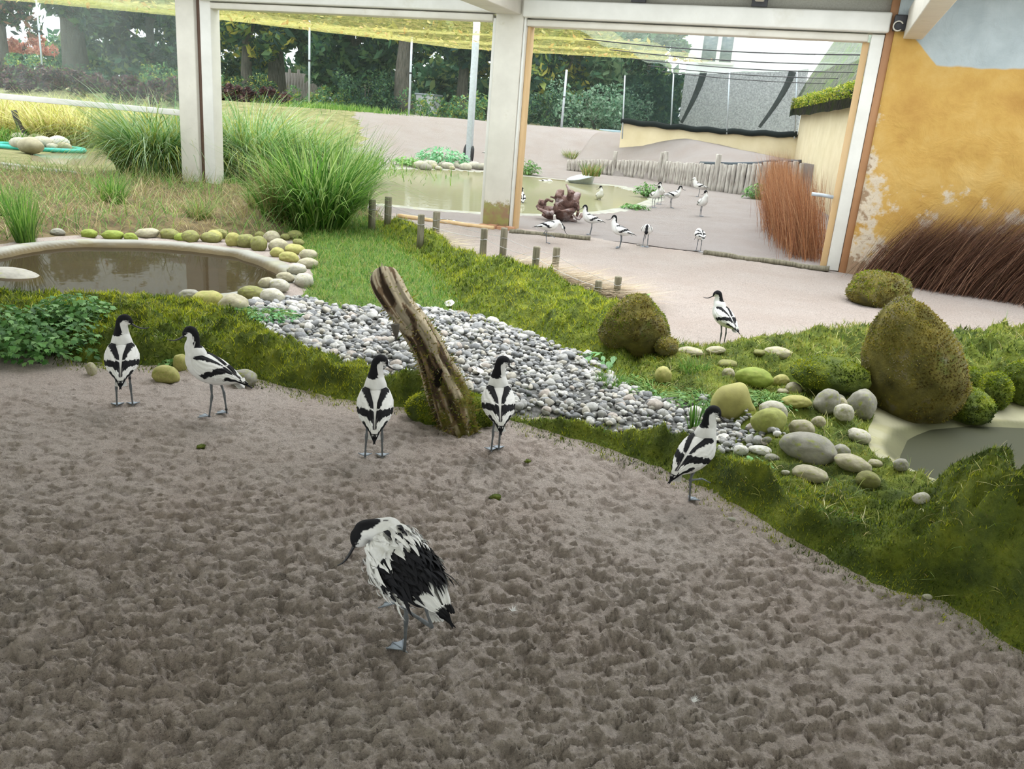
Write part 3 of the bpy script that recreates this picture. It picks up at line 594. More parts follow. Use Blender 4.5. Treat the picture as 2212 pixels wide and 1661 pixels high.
# back wall, side building
def wallbox(name, a, b, z0, z1, th, mat, **kw):
    a = np.array(a, float); b = np.array(b, float); c = (a + b) / 2; d = b - a; ln = np.linalg.norm(d); V, F = box(0, 0, (z1 - z0) / 2, ln, th, z1 - z0)
    return bevobj(name, V, F, mat, .01, loc=(c[0], c[1], z0), rot=(0, 0, math.atan2(d[1], d[0])), **kw)
BW = 16.2
u0, _ = Wp(1345, 265, BW); u1 = Wp(1730, 292, BW)[0]; EZ = Wp(1735, 226, BW)[1]; print('corner', u1, EZ)
zt = Wp(1600, 281, BW)[1]
wallbox('wall_yard', L(u0, BW)[:2], L(u1 + .1, BW)[:2], -.3, zt, .2, M['yellow_out'], kind='structure')
sa_, sb_ = L(u1, BW)[:2], L(4.80, 6.2)[:2]; sc_ = sa_ + (sb_ - sa_) * 1.54
wallbox('wall_side', sa_, sc_, -.3, EZ, .2, M['yellow_out'], kind='structure')
# mossy thatched roof over the side wall
d = (sc_ - sa_) / np.linalg.norm(sc_ - sa_); nrm = np.array([d[1], -d[0]]);
if nrm @ U < 0: nrm = -nrm
m1_ = matn('mossy_thatch', [(.3, (.05, .06, .05)), (.5, (.15, .17, .12)), (.7, (.30, .30, .24))], sc=9, det=7, rough=1, bs=1, bd=.05, over=[(2.5, .5, .65, (.15, .25, .05)), (7, .62, .72, (.50, .42, .34))])
e = emp('thatched_roof', (*sa_, 2.4), label='dark thatched roof with bright moss fringe above the pale yellow building wall', cat='roof')
N1, N2 = 70, 24; S_, T_ = np.meshgrid(np.linspace(-.05, .97, N1), np.linspace(0, 1, N2), indexing='ij'); ll = np.linalg.norm(sc_ - sa_)
base = sa_[None, None, :] + S_[..., None] * (sc_ - sa_) + (T_[..., None] * 2.3 - .34) * nrm
zz = EZ - .03 + T_ * 4.6 + .16 * (fbm(S_ * 12, T_ * 6, None, 3, 81) - .5) + .12 * np.sqrt(T_)
I = np.arange(N1 * N2).reshape(N1, N2); Ft = np.stack([I[:-1, :-1], I[1:, :-1], I[1:, 1:], I[:-1, 1:]], -1).reshape(-1, 4)
Vt = np.concatenate([base, zz[..., None]], -1).reshape(-1, 3); Vt2 = Vt.copy(); Vt2[:, 2] -= .30; k = len(Vt)
ed = np.concatenate([np.stack([I[:-1, 0], I[1:, 0], I[1:, 0] + k, I[:-1, 0] + k], -1), np.stack([I[0, :-1], I[0, 1:], I[0, 1:] + k, I[0, :-1] + k], -1)])
ob('thatch', mesh('thatch', np.concatenate([Vt, Vt2]), [Ft, Ft + k, ed]), m1_, parent=e).matrix_parent_inverse = e.matrix_world.inverted()
nb = 5000; s1 = RS.rand(nb) * 1.02 - .04; t1 = RS.rand(nb) ** 2 * .035; pb = sa_ + s1[:, None] * (sc_ - sa_) + (t1[:, None] * 3.6 - .36) * nrm
Bp = np.stack([pb[:, 0], pb[:, 1], EZ - .15 + RS.rand(nb) * .30], 1)
V, F, per = ribs(Bp, RS.rand(nb) * 6.3, RS.uniform(.04, .12, nb), RS.uniform(.02, .04, nb), RS.uniform(.2, 1.6, nb), RS.uniform(.8, 2.6, nb), 2)
ob('moss_fringe', mesh('moss_fringe', V, F, palette([(.42, .45, .05), (.25, .36, .03), (.55, .52, .10), (.12, .2, .02)], nb, per), False), M['blade'], parent=e, kind='stuff').matrix_parent_inverse = e.matrix_world.inverted()
V, F = tube([L(4.42, .45, -.1), L(4.50, .5, 1.2), L(4.62, .6, 2.6)], [.07, .06, .05], 9); ob('mossy_pole', mesh('mossy_pole', V, F), M['mossdark'], label='slender moss covered pole beside the pine strip of the door frame', cat='pole')

# white house beyond
e = emp('house', L(6, 32), math.radians(UZ), label='white rendered house with a double window beyond the black netting', cat='building')
uL = Wp(1485, 120, 30)[0]; ur = Wp(1748, 120, 30)[0]
lbox('wall', uL, ur, 30, 38, -.5, 9.5, M['render'], .02, parent=e)
wl, wz0 = Wp(1508, 137, 29.9); wr_, wz1 = Wp(1594, 70, 29.9)
f = lbox('window_frame', wl, wr_, 29.86, 30.05, wz0, wz1, M['white'], .01, parent=e)
gm = flat('dark_pane', (.06, .08, .10), .15); wm = (wl + wr_) / 2 + .06
lbox('pane', wl + .12, wm - .09, 29.84, 29.9, wz0 + .12, wz1 - .12, gm, 0, parent=e); lbox('pane', wm + .09, wr_ - .12, 29.84, 29.9, wz0 + .12, wz1 - .12, gm, 0, parent=e)

# netting
def netmat(name, cols, cov, sc=6, grid=0, trcol=(1, 1, 1), rough=1):
    m, t, b, o = nt(name); v = coords(t)
    c = ramp(t, noise(t, v, sc, 6, .7), cols); t.links.new(c, b.inputs['Base Color']); b.inputs['Roughness'].default_value = rough; b.inputs['Specular IOR Level'].default_value = .05
    tr = nd(t, 'ShaderNodeBsdfTransparent'); tr.inputs[0].default_value = (*trcol, 1); mx = nd(t, 'ShaderNodeMixShader')
    tl = nd(t, 'ShaderNodeBsdfTranslucent'); t.links.new(c, tl.inputs[0]); m2 = nd(t, 'ShaderNodeMixShader'); m2.inputs[0].default_value = .55; t.links.new(b.outputs[0], m2.inputs[1]); t.links.new(tl.outputs[0], m2.inputs[2])
    f = ramp(t, noise(t, v, sc * 2.3, 5, .75), [(.3, (cov[0],) * 3), (.7, (cov[1],) * 3)]); t.links.new(f, mx.inputs[0])
    t.links.new(tr.outputs[0], mx.inputs[1]); t.links.new(m2.outputs[0], mx.inputs[2]); t.links.new(mx.outputs[0], o.inputs[0]); return m
M['roofnet'] = netmat('aviary_net_with_leaves', [(.3, (.16, .20, .07)), (.5, (.42, .40, .13)), (.62, (.55, .50, .20)), (.72, (.62, .40, .16))], (.10, .62), 4.5)
M['roofnet2'] = netmat('aviary_net', [(.3, (.30, .38, .33)), (.6, (.50, .58, .50)), (.75, (.50, .34, .2))], (.12, .42), 5)
M['blacknet'] = netmat('black_shade_net', [(.3, (.012, .022, .022)), (.7, (.035, .055, .05))], (.42, .78), 9)
M['fencenet'] = netmat('fence_net', [(.3, (.10, .13, .12)), (.7, (.2, .24, .22))], (.10, .2), 9)
def grid_surf(fn, nu, nv):
    S_, T_ = np.meshgrid(np.linspace(0, 1, nu), np.linspace(0, 1, nv), indexing='ij'); V = fn(S_, T_); I = np.arange(nu * nv).reshape(nu, nv)
    return V.reshape(-1, 3), np.stack([I[:-1, :-1], I[1:, :-1], I[1:, 1:], I[:-1, 1:]], -1).reshape(-1, 4)
FV = 22.0
za = Wp(560, 30, FV)[1]; zb = Wp(1040, 104, FV)[1]; uA = Wp(560, 30, FV)[0]; uB = Wp(1040, 104, FV)[0]
def roofl(S_, T_):
    u = -22 + S_ * 21.6; v = .25 + T_ * (FV - .25); zf = np.interp(u, [uA - 12, uA, uB, 3], [za + .5, za, zb, zb])
    z = 3.02 + (zf - 3.02) * T_ - .16 * np.sin(T_ * PI * 4) ** 2 * (T_ < .99) + .04 * fbm(u * 2, v * 2)
    return np.stack([A0[0] + U[0] * u + Vv[0] * v, A0[1] + U[1] * u + Vv[1] * v, z], -1)
V, F = grid_surf(roofl, 70, 60); ob('roof_net', mesh('roof_net', V, F), M['roofnet'], label='overhead aviary netting strewn with yellow leaves, above the pond', cat='netting')
nl_ = 1500; sl_ = RS.rand(nl_, 2); Pl = roofl(sl_[:, :1], sl_[:, 1:])[:, 0, :] + [0, 0, .03]; V, F, C = leafcloud0(Pl, .09, [(.22, .20, .05), (.30, .16, .05), (.16, .18, .04), (.34, .28, .08)]); ob('fallen_leaves', mesh('fallen_leaves', V, F, C, False), M['leafattr'], parent=bpy.data.objects['roof_net'], kind='stuff')
z13 = Wp(1352, 163, BW - .2)[1]; z14 = Wp(1738, 150, BW - .2)[1]; u13 = Wp(1352, 163, BW - .2)[0]
def roofr(S_, T_):
    u = -.4 + S_ * 5.4; vfar = np.interp(u, [-.4, u13 - .01, u13, 5], [BW, BW, BW - .2, BW - .2]); v = .25 + T_ * (vfar - .25); zf = np.interp(u, [-1, u13, 3.6], [z13, z13, z14])
    z = 2.98 + (zf - 2.98) * T_ - .10 * np.sin(T_ * PI * 4) ** 2 * (T_ < .98) + .03 * fbm(u * 2, v * 2)
    return np.stack([A0[0] + U[0] * u + Vv[0] * v, A0[1] + U[1] * u + Vv[1] * v, z], -1)
V, F = grid_surf(roofr, 40, 60); ob('roof_net', mesh('roof_net', V, F), M['roofnet2'], label='overhead aviary netting, pale green part in front of the white house', cat='netting')
e = emp('roof_cable', L(0, 4, 3), label='dark cables holding up the pale netting in front of the house', cat='cable')
for k in range(5):
    v = 4.2 + k * 1.9; pts = [L(u, v + .25 * (u + 1) * .3, 2.93 - .10 * math.sin((u + 1) / 6 * PI) + .0) for u in np.linspace(-.3, 4.9, 12)]
    V, F = tube(pts, .010, 5, False); ob('cable', mesh('cable', V, F), M['black'], parent=e).matrix_parent_inverse = e.matrix_world.inverted()
zb0, zb1 = zt - .06, None
def bnet(S_, T_):
    u = u13 + S_ * (u1 - .1 - u13); v = BW - .14 - .05 * np.sin(u * 7) * np.sin(T_ * 3) - .06 * fbm(u * 3, T_ * 3) * 1.0
    ztop = z13 + (z14 - z13) * S_ + .02 - .04 * np.abs(np.sin(S_ * PI * 3)); z = (zt - .06 - .06 * np.sin(S_ * PI) * (1)) * (1 - T_) + ztop * T_
    return np.stack([A0[0] + U[0] * u + Vv[0] * v, A0[1] + U[1] * u + Vv[1] * v, z], -1)
V, F = grid_surf(bnet, 60, 20); bn = ob('shade_net', mesh('shade_net', V, F), M['blacknet'], label='black shade netting hung above the pale yellow back wall', cat='netting')
hem = []; 
for S1 in np.linspace(0, 1, 30): hem.append(bnet(np.array([[S1]]), np.array([[0.]]))[0, 0] + [0, 0, .05 + .02 * math.sin(S1 * 40)])
solid = flat('rolled_black_net', (.012, .018, .018), 1)
V, F = tube(hem, .085, 8); ob('rolled_hem', mesh('rolled_hem', V, F), solid, parent=bn)
for (xa_, xb_) in (((1520, 155), (1472, 265)), ((1712, 155), (1640, 275))):
    a = Wp(*xa_, BW - .2); c = Wp(*xb_, BW - .2); pts = [L(a[0] + (c[0] - a[0]) * q ** 1.4, BW - .2, a[1] + (c[1] - a[1]) * q) for q in np.linspace(0, 1, 9)]
    V, F = tube(pts, np.linspace(.11, .045, 9), 8); ob('gathered_fold', mesh('gathered_fold', V, F), M['blacknet'], parent=bn)
for k, (xp, yt_, yb_) in enumerate(((1350, 163, 300), (1455, 160, 275), (1576, 157, 290), (1722, 152, 300))):
    a = Wp(xp, yt_, BW - .22); c = Wp(xp - 6, yb_, BW - .22)
    V, F = tube([L(c[0], BW - .22, c[1]) - L(c[0], BW - .22), L(a[0], BW - .22, a[1]) - L(c[0], BW - .22)], .022, 8)
    ob('net_pole', mesh('net_pole', V, F), M['steel'], label='thin grey pole against the black netting, %s from the left' % ('first', 'second', 'third', 'fourth')[k], cat='pole', loc=L(c[0], BW - .22))

# fence poles and net on the crest of the mound
fence = []
labs = {100: 'thin grey fence pole seen through the left glass pane', 668: 'thin grey fence pole above the tall grass, right of the left post', 883: 'thin grey fence pole beside the thick dark trunk', 1065: 'thin grey fence pole close to the left of the middle post', 1213: 'thin grey fence pole to the right of the middle post'}
for (xp, yt_, yb_) in ((100, -30, 243), (668, 45, 237), (883, 80, 257), (1065, 112, 264), (1213, 150, 272)):
    a = Wp(xp, yb_, FV); z0 = yz(a[0], FV) - .1; z1 = Wp(xp, yt_, FV)[1]
    V, F = tube([[0, 0, 0], [0, 0, (z1 - z0) * .5], [0, 0, z1 - z0]], .045, 8); V2, F2 = tube([[0, 0, (z1 - z0) * .55], [0, 0, (z1 - z0) * .57]], .06, 8)
    e = emp('fence_pole', L(a[0], FV, z0), label=labs[xp], cat='pole'); ob('shaft', mesh('shaft', V, F), M['steel'], parent=e); ob('clamp', mesh('clamp', V2, F2), M['black'], parent=e)
def fnet(S_, T_):
    u = -32 + S_ * 42; z = .9 + T_ * (np.interp(u, [-40, uA - 12, uA, uB, 3], [za + .5, za + .5, za, zb, zb]) - .9); v = FV + .02 + 0 * u
    return np.stack([A0[0] + U[0] * u + Vv[0] * v, A0[1] + U[1] * u + Vv[1] * v, z], -1)
V, F = grid_surf(fnet, 40, 6); ob('fence_net', mesh('fence_net', V, F), M['fencenet'], label='fine dark fence netting along the top of the sand mound', cat='netting')
# thick steel mast by the pond
pt, uu_, vv_ = yon(1012, 352); ztop = Wp(1022, 48, vv_)[1]
e = emp('steel_mast', pt, math.radians(UZ), label='thick galvanised steel mast standing behind the yard pond', cat='post')
V, F = box(0, 0, ztop / 2, .17, .17, ztop); bevobj('shaft', V, F, M['steel'], .012, parent=e)
for sx in (-1, 1):
    V, F = rock(2, 90 + sx, .3, 2); bevobj('black_cover', V * [.05, .07, .26] + [sx * .13, -.03, .30], F, M['black'], 0, parent=e)
print('STRUCT OK')

# ------------------------------------------------------------------ trees and shrubs behind the fence
def leafcloud(n, centre_fn, size, cols, jit=.25, up=.3):
    C = centre_fn(n); a = RS.rand(n) * 2 * PI; el = RS.uniform(-1, 1, n)
    nx, ny, nz = np.cos(a) * np.sqrt(1 - el ** 2), np.sin(a) * np.sqrt(1 - el ** 2), el + up
    N = np.stack([nx, ny, nz], 1); N /= np.linalg.norm(N, axis=1)[:, None]; T = np.cross(N, RS.normal(size=(n, 3))); T /= np.linalg.norm(T, axis=1)[:, None]; B = np.cross(N, T)
    s = size * RS.uniform(.5, 1.3, (n, 1)); P = np.stack([C - T * s, C + B * s * .45 - N * s * .1, C + T * s, C - B * s * .45 - N * s * .1], 1).reshape(-1, 3)
    F = (np.arange(n)[:, None] * 4 + np.arange(4)); return P, F, palette(cols, n, 4, jit)
bark = matn('bark', [(.3, (.05, .045, .035)), (.6, (.13, .115, .09)), (.8, (.20, .18, .15))], sc=5, scale=(3, 3, .5), rough=1, bs=1, bd=.04)
DG = [(.015, .05, .022), (.03, .085, .04), (.06, .14, .06), (.02, .06, .05), (.10, .18, .06)]
YG = DG + [(.22, .28, .05), (.38, .36, .06)]
def tree(px, dv, trunk_r, h, crown, cols, label, nleaf=5200, leaf=.27, low=1.6, lean=0.0, name='tree', shear=0):
    """px: picture column at eye level; dv: distance outdoors"""
    u, _ = Wp(px, 230, dv); g = yz(u, dv) if dv < 55 else 1.2; e = emp(name, L(u, dv, g - .3), RS.uniform(0, 6), label=label, cat='tree', group=None)
    if trunk_r:
        pts = [[lean * q * h + .10 * math.sin(q * 5 + px), .08 * math.sin(q * 7), q * h] for q in np.linspace(0, 1, 9)]
        V, F = tube(pts, trunk_r * (1.25 - .75 * np.linspace(0, 1, 9)) + trunk_r * .5 * np.exp(-np.linspace(0, 1, 9) * 14), 14); V[:, :2] *= 1 + .10 * (vn(V[:, 0] * 6, V[:, 1] * 6, V[:, 2] * 2)[:, None] - .5)
        parts = [(V, F)]
        for k in range(5):
            a = RS.rand() * 6.3; z0 = h * RS.uniform(.35, .75); q = np.linspace(0, 1, 5)[:, None]
            V2, F2 = tube(np.array([[lean * z0, 0, z0]]) + q * np.array([[math.cos(a) * crown * .7, math.sin(a) * crown * .7, h * .25]]), trunk_r * .35 * (1.1 - q[:, 0]), 7); parts.append((V2, F2))
        V, F, _ = join(parts); ob('trunk', mesh('trunk', V, F), bark, parent=e)
    nb = 42; bc = RS.normal(size=(nb, 3)); bc /= np.linalg.norm(bc, axis=1)[:, None]; bc *= RS.uniform(.35, 1, (nb, 1)) * [crown, crown, (h * 1.1 - low) / 2]; bc += [lean * h * .6, 0, low + (h * 1.1 - low) / 2]
    br = crown * RS.uniform(.18, .36, nb)
    def cf(n):
        k = RS.randint(0, nb, n); d = RS.normal(size=(n, 3)); d /= np.linalg.norm(d, axis=1)[:, None]; return bc[k] + d * br[k][:, None] * RS.uniform(.5, 1, (n, 1)) * [1, 1, .8]
    V, F, C = leafcloud(int(nleaf * 1.05), cf, leaf * 1.08, cols); ob('foliage', mesh('foliage', V, F, C, False), M['leafattr'], parent=e, kind='stuff'); return e
tree(172, 27.5, .62, 8, 3.4, DG, 'massive dark tree trunk behind the fence, seen through the left glass pane', 6000, low=2.6)
tree(20, 31, .30, 8, 3.0, DG + [(.30, .16, .10)], 'leafy tree at the far left edge behind the fence', 5000, low=3.4)
tree(330, 31, .25, 7.5, 3.6, DG, 'bushy green tree between the massive trunk and the left post', 8000, low=.6)
tree(535, 29, .27, 8, 2.6, YG, 'grey trunked tree just right of the left post', 5600, low=2.0, lean=.04)
tree(597, 31, .42, 8, 2.6, DG, 'dark trunk between the grey trunked tree and the fence pole', 5000, low=3.1)
tree(752, 30, .30, 7.5, 3.2, DG, 'broad dense dark tree in the middle of the second opening', 9500, low=.4)
tree(872, 27.5, .36, 8.5, 2.6, DG + [(.3, .3, .05)], 'tall brown trunk just left of a fence pole', 5500, low=2.7)
tree(1000, 31, .26, 8, 2.8, DG, 'slim trunk behind the steel mast', 4800, low=2.8)
tree(1110, 34, .26, 8, 3.0, YG, 'green tree hidden behind the middle post', 5000, low=1.2)
tree(1215, 31, .2, 7, 2.8, YG, 'yellowing leafy tree right of the middle post', 6500, low=.6)
tree(1310, 33, .2, 5.5, 2.7, [(.05, .12, .06), (.10, .20, .09), (.17, .26, .13)], 'rounded grey green tree near the black netting', 6500, low=.2)
tree(1372, 37, .25, 9, 2.0, YG, 'tall tree rising behind the pale netting left of the house', 7000, low=1.5)
tree(-180, 33, .3, 8, 3.4, DG, 'leafy tree beyond the left picture edge', 3500, low=2)
tree(450, 38, .3, 9, 4.5, YG, 'distant tree filling the gap behind the left post', 6000, low=1, leaf=.24)
tree(800, 42, .3, 11, 6, YG, 'distant yellow green tree above the netting', 8000, low=4.5, leaf=.3)
tree(1180, 42, .3, 12, 6, YG + [(.5, .45, .2)], 'distant yellow green tree high above the middle post', 8000, low=4.5, leaf=.3)
def shrub(px, dv, r, h, cols, label, n=2200, leaf=.09, name='shrub'):
    u, _ = Wp(px, 240, dv); g = yz(u, dv); e = emp(name, L(u, dv, g - .1), label=label, cat='shrub')
    nb = 22; bc = RS.uniform(-1, 1, (nb, 3)) * [r, r * .6, h * .42] + [0, 0, h * .45]; br = RS.uniform(.2, .42, nb) * min(r, h)
    def cf(n):
        k = RS.randint(0, nb, n); d = RS.normal(size=(n, 3)); d /= np.linalg.norm(d, axis=1)[:, None]; q = bc[k] + d * br[k][:, None] * RS.uniform(.6, 1, (n, 1)); q[:, 2] = np.abs(q[:, 2]); return q
    V, F, C = leafcloud(n, cf, leaf, cols); ob('foliage', mesh('foliage', V, F, C, False), M['leafattr'], parent=e, kind='stuff')
    V, F, _ = join([tube([[0, 0, 0], [RS.uniform(-.3, .3) * r, RS.uniform(-.2, .2), h * .7]], [.03, .01], 5) for _ in range(4)]); ob('stems', mesh('stems', V, F), bark, parent=e); return e
FR = [(.05, .14, .06), (.10, .24, .10), (.16, .30, .10), (.30, .34, .06)]
shrub(60, 25, 2.6, 1.5, FR, 'low hedge behind the fence at the far left'); shrub(270, 25.5, 2.4, 1.2, DG, 'dark low shrub below the massive trunk'); shrub(410, 26, 2.0, 1.8, FR, 'green shrub just left of the left post')
shrub(540, 25.5, 1.6, 1.3, YG, 'yellow green shrub below the grey trunked tree'); shrub(680, 26, 1.6, 1.1, FR, 'fresh green shrub by the fence pole above the tall grass'); shrub(790, 26, 1.5, 1.9, DG, 'dark shrub left of the tall brown trunk')
shrub(955, 26, 1.8, 1.2, FR, 'light green shrub left of the steel mast'); shrub(1060, 25.5, 1.2, 1.4, FR, 'light green shrub next to the middle post'); shrub(1180, 25, 1.8, 1.4, DG, 'dark shrub right of the middle post'); shrub(1290, 25, 2.0, 1.9, [(.06, .15, .08), (.14, .26, .15), (.2, .3, .2)], 'grey green shrub left of the black netting', 3000)
PB = [(.07, .04, .045), (.11, .06, .06), (.16, .09, .08), (.05, .05, .05)]
for px_, lab in ((40, 'dark purplish ground hedge at the far left under the fence'), (200, 'dark purplish hedge under the massive trunk'), (330, 'dark purplish hedge between massive trunk and left post'), (520, 'brownish low hedge right of the left post')): shrub(px_, 21.3, 2.0, .75, PB, lab, 2600, .10)
for k, (px_, lab) in enumerate(((-60, 'tall dense hedge far behind at the left picture edge'), (230, 'tall dense hedge far behind the massive trunk'), (520, 'tall dense hedge far behind, right of the left post'), (800, 'tall dense hedge far behind the steel mast'), (1060, 'tall dense hedge far behind the middle post'), (1300, 'tall dense hedge far behind, left of the black netting'))):
    u, _ = Wp(px_, 230, 40); e = emp('hedge', L(u, 40, .4), label=lab, cat='hedge'); nb = 60; bc = RS.uniform(-1, 1, (nb, 3)) * [4.6, 1.0, 1.6] + [0, 0, 2.0]
    V, F, C = leafcloud(5200, lambda n: (lambda kk, dd: bc[kk] + dd / np.linalg.norm(dd, axis=1)[:, None] * RS.uniform(.5, 1.1, (n, 1)))(RS.randint(0, nb, n), RS.normal(size=(n, 3))), .34, [(.03, .09, .05), (.06, .16, .08), (.12, .24, .13), (.22, .30, .10)]); V[:, 2] = np.abs(V[:, 2]); ob('foliage', mesh('foliage', V, F, C, False), M['leafattr'], parent=e, kind='stuff')
shrub(1400, 27, 1.1, 4.6, DG, 'dark tall shrub seen through the left part of the black netting', 7000, .2)
for px_, lab in ((10, 'purplish ground cover right behind the golden grass at the left edge'), (120, 'purplish ground cover behind the golden grass below the massive trunk'), (240, 'purplish ground cover behind the golden grass, left of the arching clump'), (350, 'purplish ground cover behind the arching grass clump')): shrub(px_, 13.5, 1.6, .8, PB + [(.10, .14, .05)], lab, 2600, .09)
# things beyond the trees
e = emp('garden_fence', L(Wp(640, 200, 33)[0], 33, 1), math.radians(UZ), label='pale upright board fence far behind the trees', cat='fence')
ua = Wp(585, 200, 33)[0]; ub = Wp(700, 200, 33)[0]
for k in range(18): uk = ua + (ub - ua) * k / 18; lbox('plank', uk, uk + (ub - ua) / 18 * .8, 33, 33.05, .6, 2.9 + .2 * (k % 3 == 0), M['greywood'], 0, parent=e)
def shed(px, py, w, h, label, cat='shed', col=M['render'], dv=31):
    u, z = Wp(px, py, dv); e = emp('shed' if cat == 'shed' else cat, L(u, dv, z), math.radians(UZ), label=label, cat=cat); lbox('body', u - w / 2, u + w / 2, dv, dv + 1, z, z + h, col, .02, parent=e); lbox('lid', u - w / 2 - .05, u + w / 2 + .05, dv - .05, dv + 1.05, z + h, z + h + .08, M['steel'], .01, parent=e)
shed(915, 258, 1.0, 1.2, 'white box shaped shed right of the tall brown trunk', dv=30); shed(720, 245, .75, .7, 'pale grey box standing below the dark tree', 'box', M['steel'], 29)
bl = flat('blue_tarp', (.06, .38, .62)); V, F = rock(2, 5, .5); u, z = Wp(692, 225, 28.5); ob('blue_tarp', mesh('blue_tarp', V * [.35, .3, .3], F), bl, loc=L(u, 28.5, z), label='small bright blue tarpaulin heap behind the fence', cat='tarpaulin')
rd = shrub(62, 33, 1.8, 1.2, [(.6, .25, .18), (.5, .2, .15), (.7, .4, .3)], 'distant reddish shrub at the upper left', 1500, .14); rd.location.z += 1.9
e = emp('parked_car', L(Wp(1322, 290, 24)[0], 24, .9), math.radians(UZ), label='light parked car half hidden behind the mound left of the back wall', cat='car')
u, z = Wp(1318, 292, 24); lbox('body', u - .9, u + .8, 24, 25.6, .55, z + .0, flat('car_paint', (.55, .66, .68), .3), .12, parent=e); lbox('cabin', u - .55, u + .45, 24.1, 25.4, z, z + .22, flat('car_glass', (.3, .4, .45), .1), .08, parent=e)

# ------------------------------------------------------------------ grasses
GREEN = [(.07, .18, .025), (.12, .27, .04), (.20, .36, .06), (.10, .22, .05), (.30, .42, .12)]
SILVER = [(.12, .28, .08), (.22, .40, .14), (.40, .56, .30), (.55, .68, .45), (.30, .42, .10), (.45, .48, .12)]
GOLD = [(.62, .62, .16), (.78, .76, .30), (.85, .82, .45), (.30, .36, .06), (.42, .36, .14), (.55, .46, .22)]
STRAW = [(.38, .30, .15), (.48, .40, .22), (.24, .17, .08), (.30, .28, .10), (.18, .24, .06)]
def clump(p, n, r, h, cols, label, droop=(.9, 1.9), wid=.010, name='grass_clump', seg=5, lean0=.35, azb=None, group=None):
    a = RS.rand(n) * 2 * PI; q = r * np.sqrt(RS.rand(n)) * .45; base = np.stack([np.cos(a) * q, np.sin(a) * q, np.zeros(n) - .02], 1)
    az = a + RS.normal(0, .95, n) if azb is None else azb + RS.normal(0, .6, n)
    ln = h * RS.uniform(.55, 1.25, n); V, F, per = ribs(base, az, ln, np.full(n, wid) * RS.uniform(.6, 1.3, n), RS.uniform(.02, lean0, n), RS.uniform(*droop, n), seg)
    return ob(name, mesh(name, V, F, palette(cols, n, per, .2), False), M['blade'], loc=p, rot=(0, 0, 0), label=label, cat='grass', group=group, kind='stuff' if False else None)
pI = on(690, 492); clump(pI, 1150, .70, 1.20, GREEN + [(.05, .13, .02), (.36, .48, .18)], 'tall dense green grass clump beside the round pond and the short posts', (.3, 2.2), .016, lean0=.55)
clump(on(600, 480), 420, .4, .8, GREEN + STRAW, 'shorter loose green grass tuft left of the tall clump by the pond', (.4, 1.4), .009)
clump(on(775, 455), 260, .25, 1.0, GREEN, 'upright green grass tuft just left of the first short post', (.2, 1.0), .009)
def yp(px, py): q, u, v = yon(px, py); return q
clump(yp(345, 388), 2300, 1.0, 1.72, SILVER, 'big arching silver green grass clump outside, left of the left post', (1.1, 2.7), .019)
clump(yp(292, 378), 800, .6, 1.05, GREEN, 'green grass clump outside at the left flank of the big arching one', (.8, 2.2), .012)
clump(yp(455, 392), 600, .7, 1.3, GREEN + SILVER, 'green grass clump outside directly behind the left post', (.8, 2.2), .012)
clump(yp(540, 392), 1900, 1.0, 1.75, SILVER, 'arching pale grass clump outside just right of the left post', (1.0, 2.6), .018)
clump(yp(640, 400), 1900, 1.0, 1.55, SILVER, 'arching pale grass clump outside behind the tall inner clump', (1.0, 2.6), .018)
clump(yp(735, 398), 1300, .85, 1.15, SILVER, 'rounded pale grass clump at the left shore of the yard pond', (1.0, 2.5), .011)
for k, (a, b, lab) in enumerate(((10, 300, 'golden grass tuft at the very left edge outside'), (60, 292, 'golden grass tuft behind the black bent pipe'), (110, 298, 'golden grass tuft behind the ring of pale stones'), (165, 300, 'golden grass tuft left of the arching clump, by the reed pond'), (215, 305, 'golden grass tuft touching the arching green clump'), (190, 322, 'drooping golden tuft at the shore of the reed pond'), (35, 318, 'pale green grass tuft in front of the golden tufts at the left edge'), (270, 300, 'golden grass tuft behind the arching green clump'), (130, 318, 'drooping golden tuft right behind the stone ring'))):
    clump(yp(a if k != 6 else 8, b - 8), 1000 if k != 6 else 300, 1.6, 1.25 if k != 6 else .6, GOLD if k != 6 else GREEN, lab, (.9, 2.4), .022, seg=4, lean0=.6)
for k, (a, b, h, cols, lab) in enumerate(((560, 250, .5, STRAW + GREEN, 'brown grass patch on the mound behind the arching grass'), (690, 290, .35, GREEN, 'low green grass patch on the flank of the sand mound'), (640, 262, .4, STRAW, 'straw coloured grass patch on the mound below the fence pole'), (735, 285, .3, GREEN, 'low green grass at the edge of the bare sand mound'))):
    q = yp(a, b); n = 1400; x = RS.normal(0, 1.2, n); y = RS.normal(0, 1.4, n); uq, vq = toL(q[0], q[1]); zz = yard(uq + x, vq + y); Bp = np.stack([U[0] * x + Vv[0] * y, U[1] * x + Vv[1] * y, zz - q[2]], 1)
    V, F, per = ribs(Bp, RS.rand(n) * 6.3, h * RS.uniform(.4, 1.2, n), np.full(n, .02), RS.uniform(0, .5, n), RS.uniform(.4, 1.6, n), 3); ob('grass_patch', mesh('grass_patch', V, F, palette(cols, n, per), False), M['blade'], loc=q, label=lab, cat='grass', kind='stuff')
def scatter(poly, n, fn=None, mn=.02):
    P = np.array(poly); lo, hi = P.min(0) - .1, P.max(0) + .1; out = np.zeros((0, 2))
    while len(out) < n:
        q = RS.uniform(lo, hi, (n * 2, 2)); q = q[pdist(poly, q[:, 0], q[:, 1]) > mn]
        if fn is not None: q = q[fn(q)]
        _, v = toL(q[:, 0], q[:, 1]); q = q[v < -.05]; q = q[np.abs(np.arctan2(q[:, 0], q[:, 1])) < .72]; out = np.concatenate([out, q])
    return out[:n]
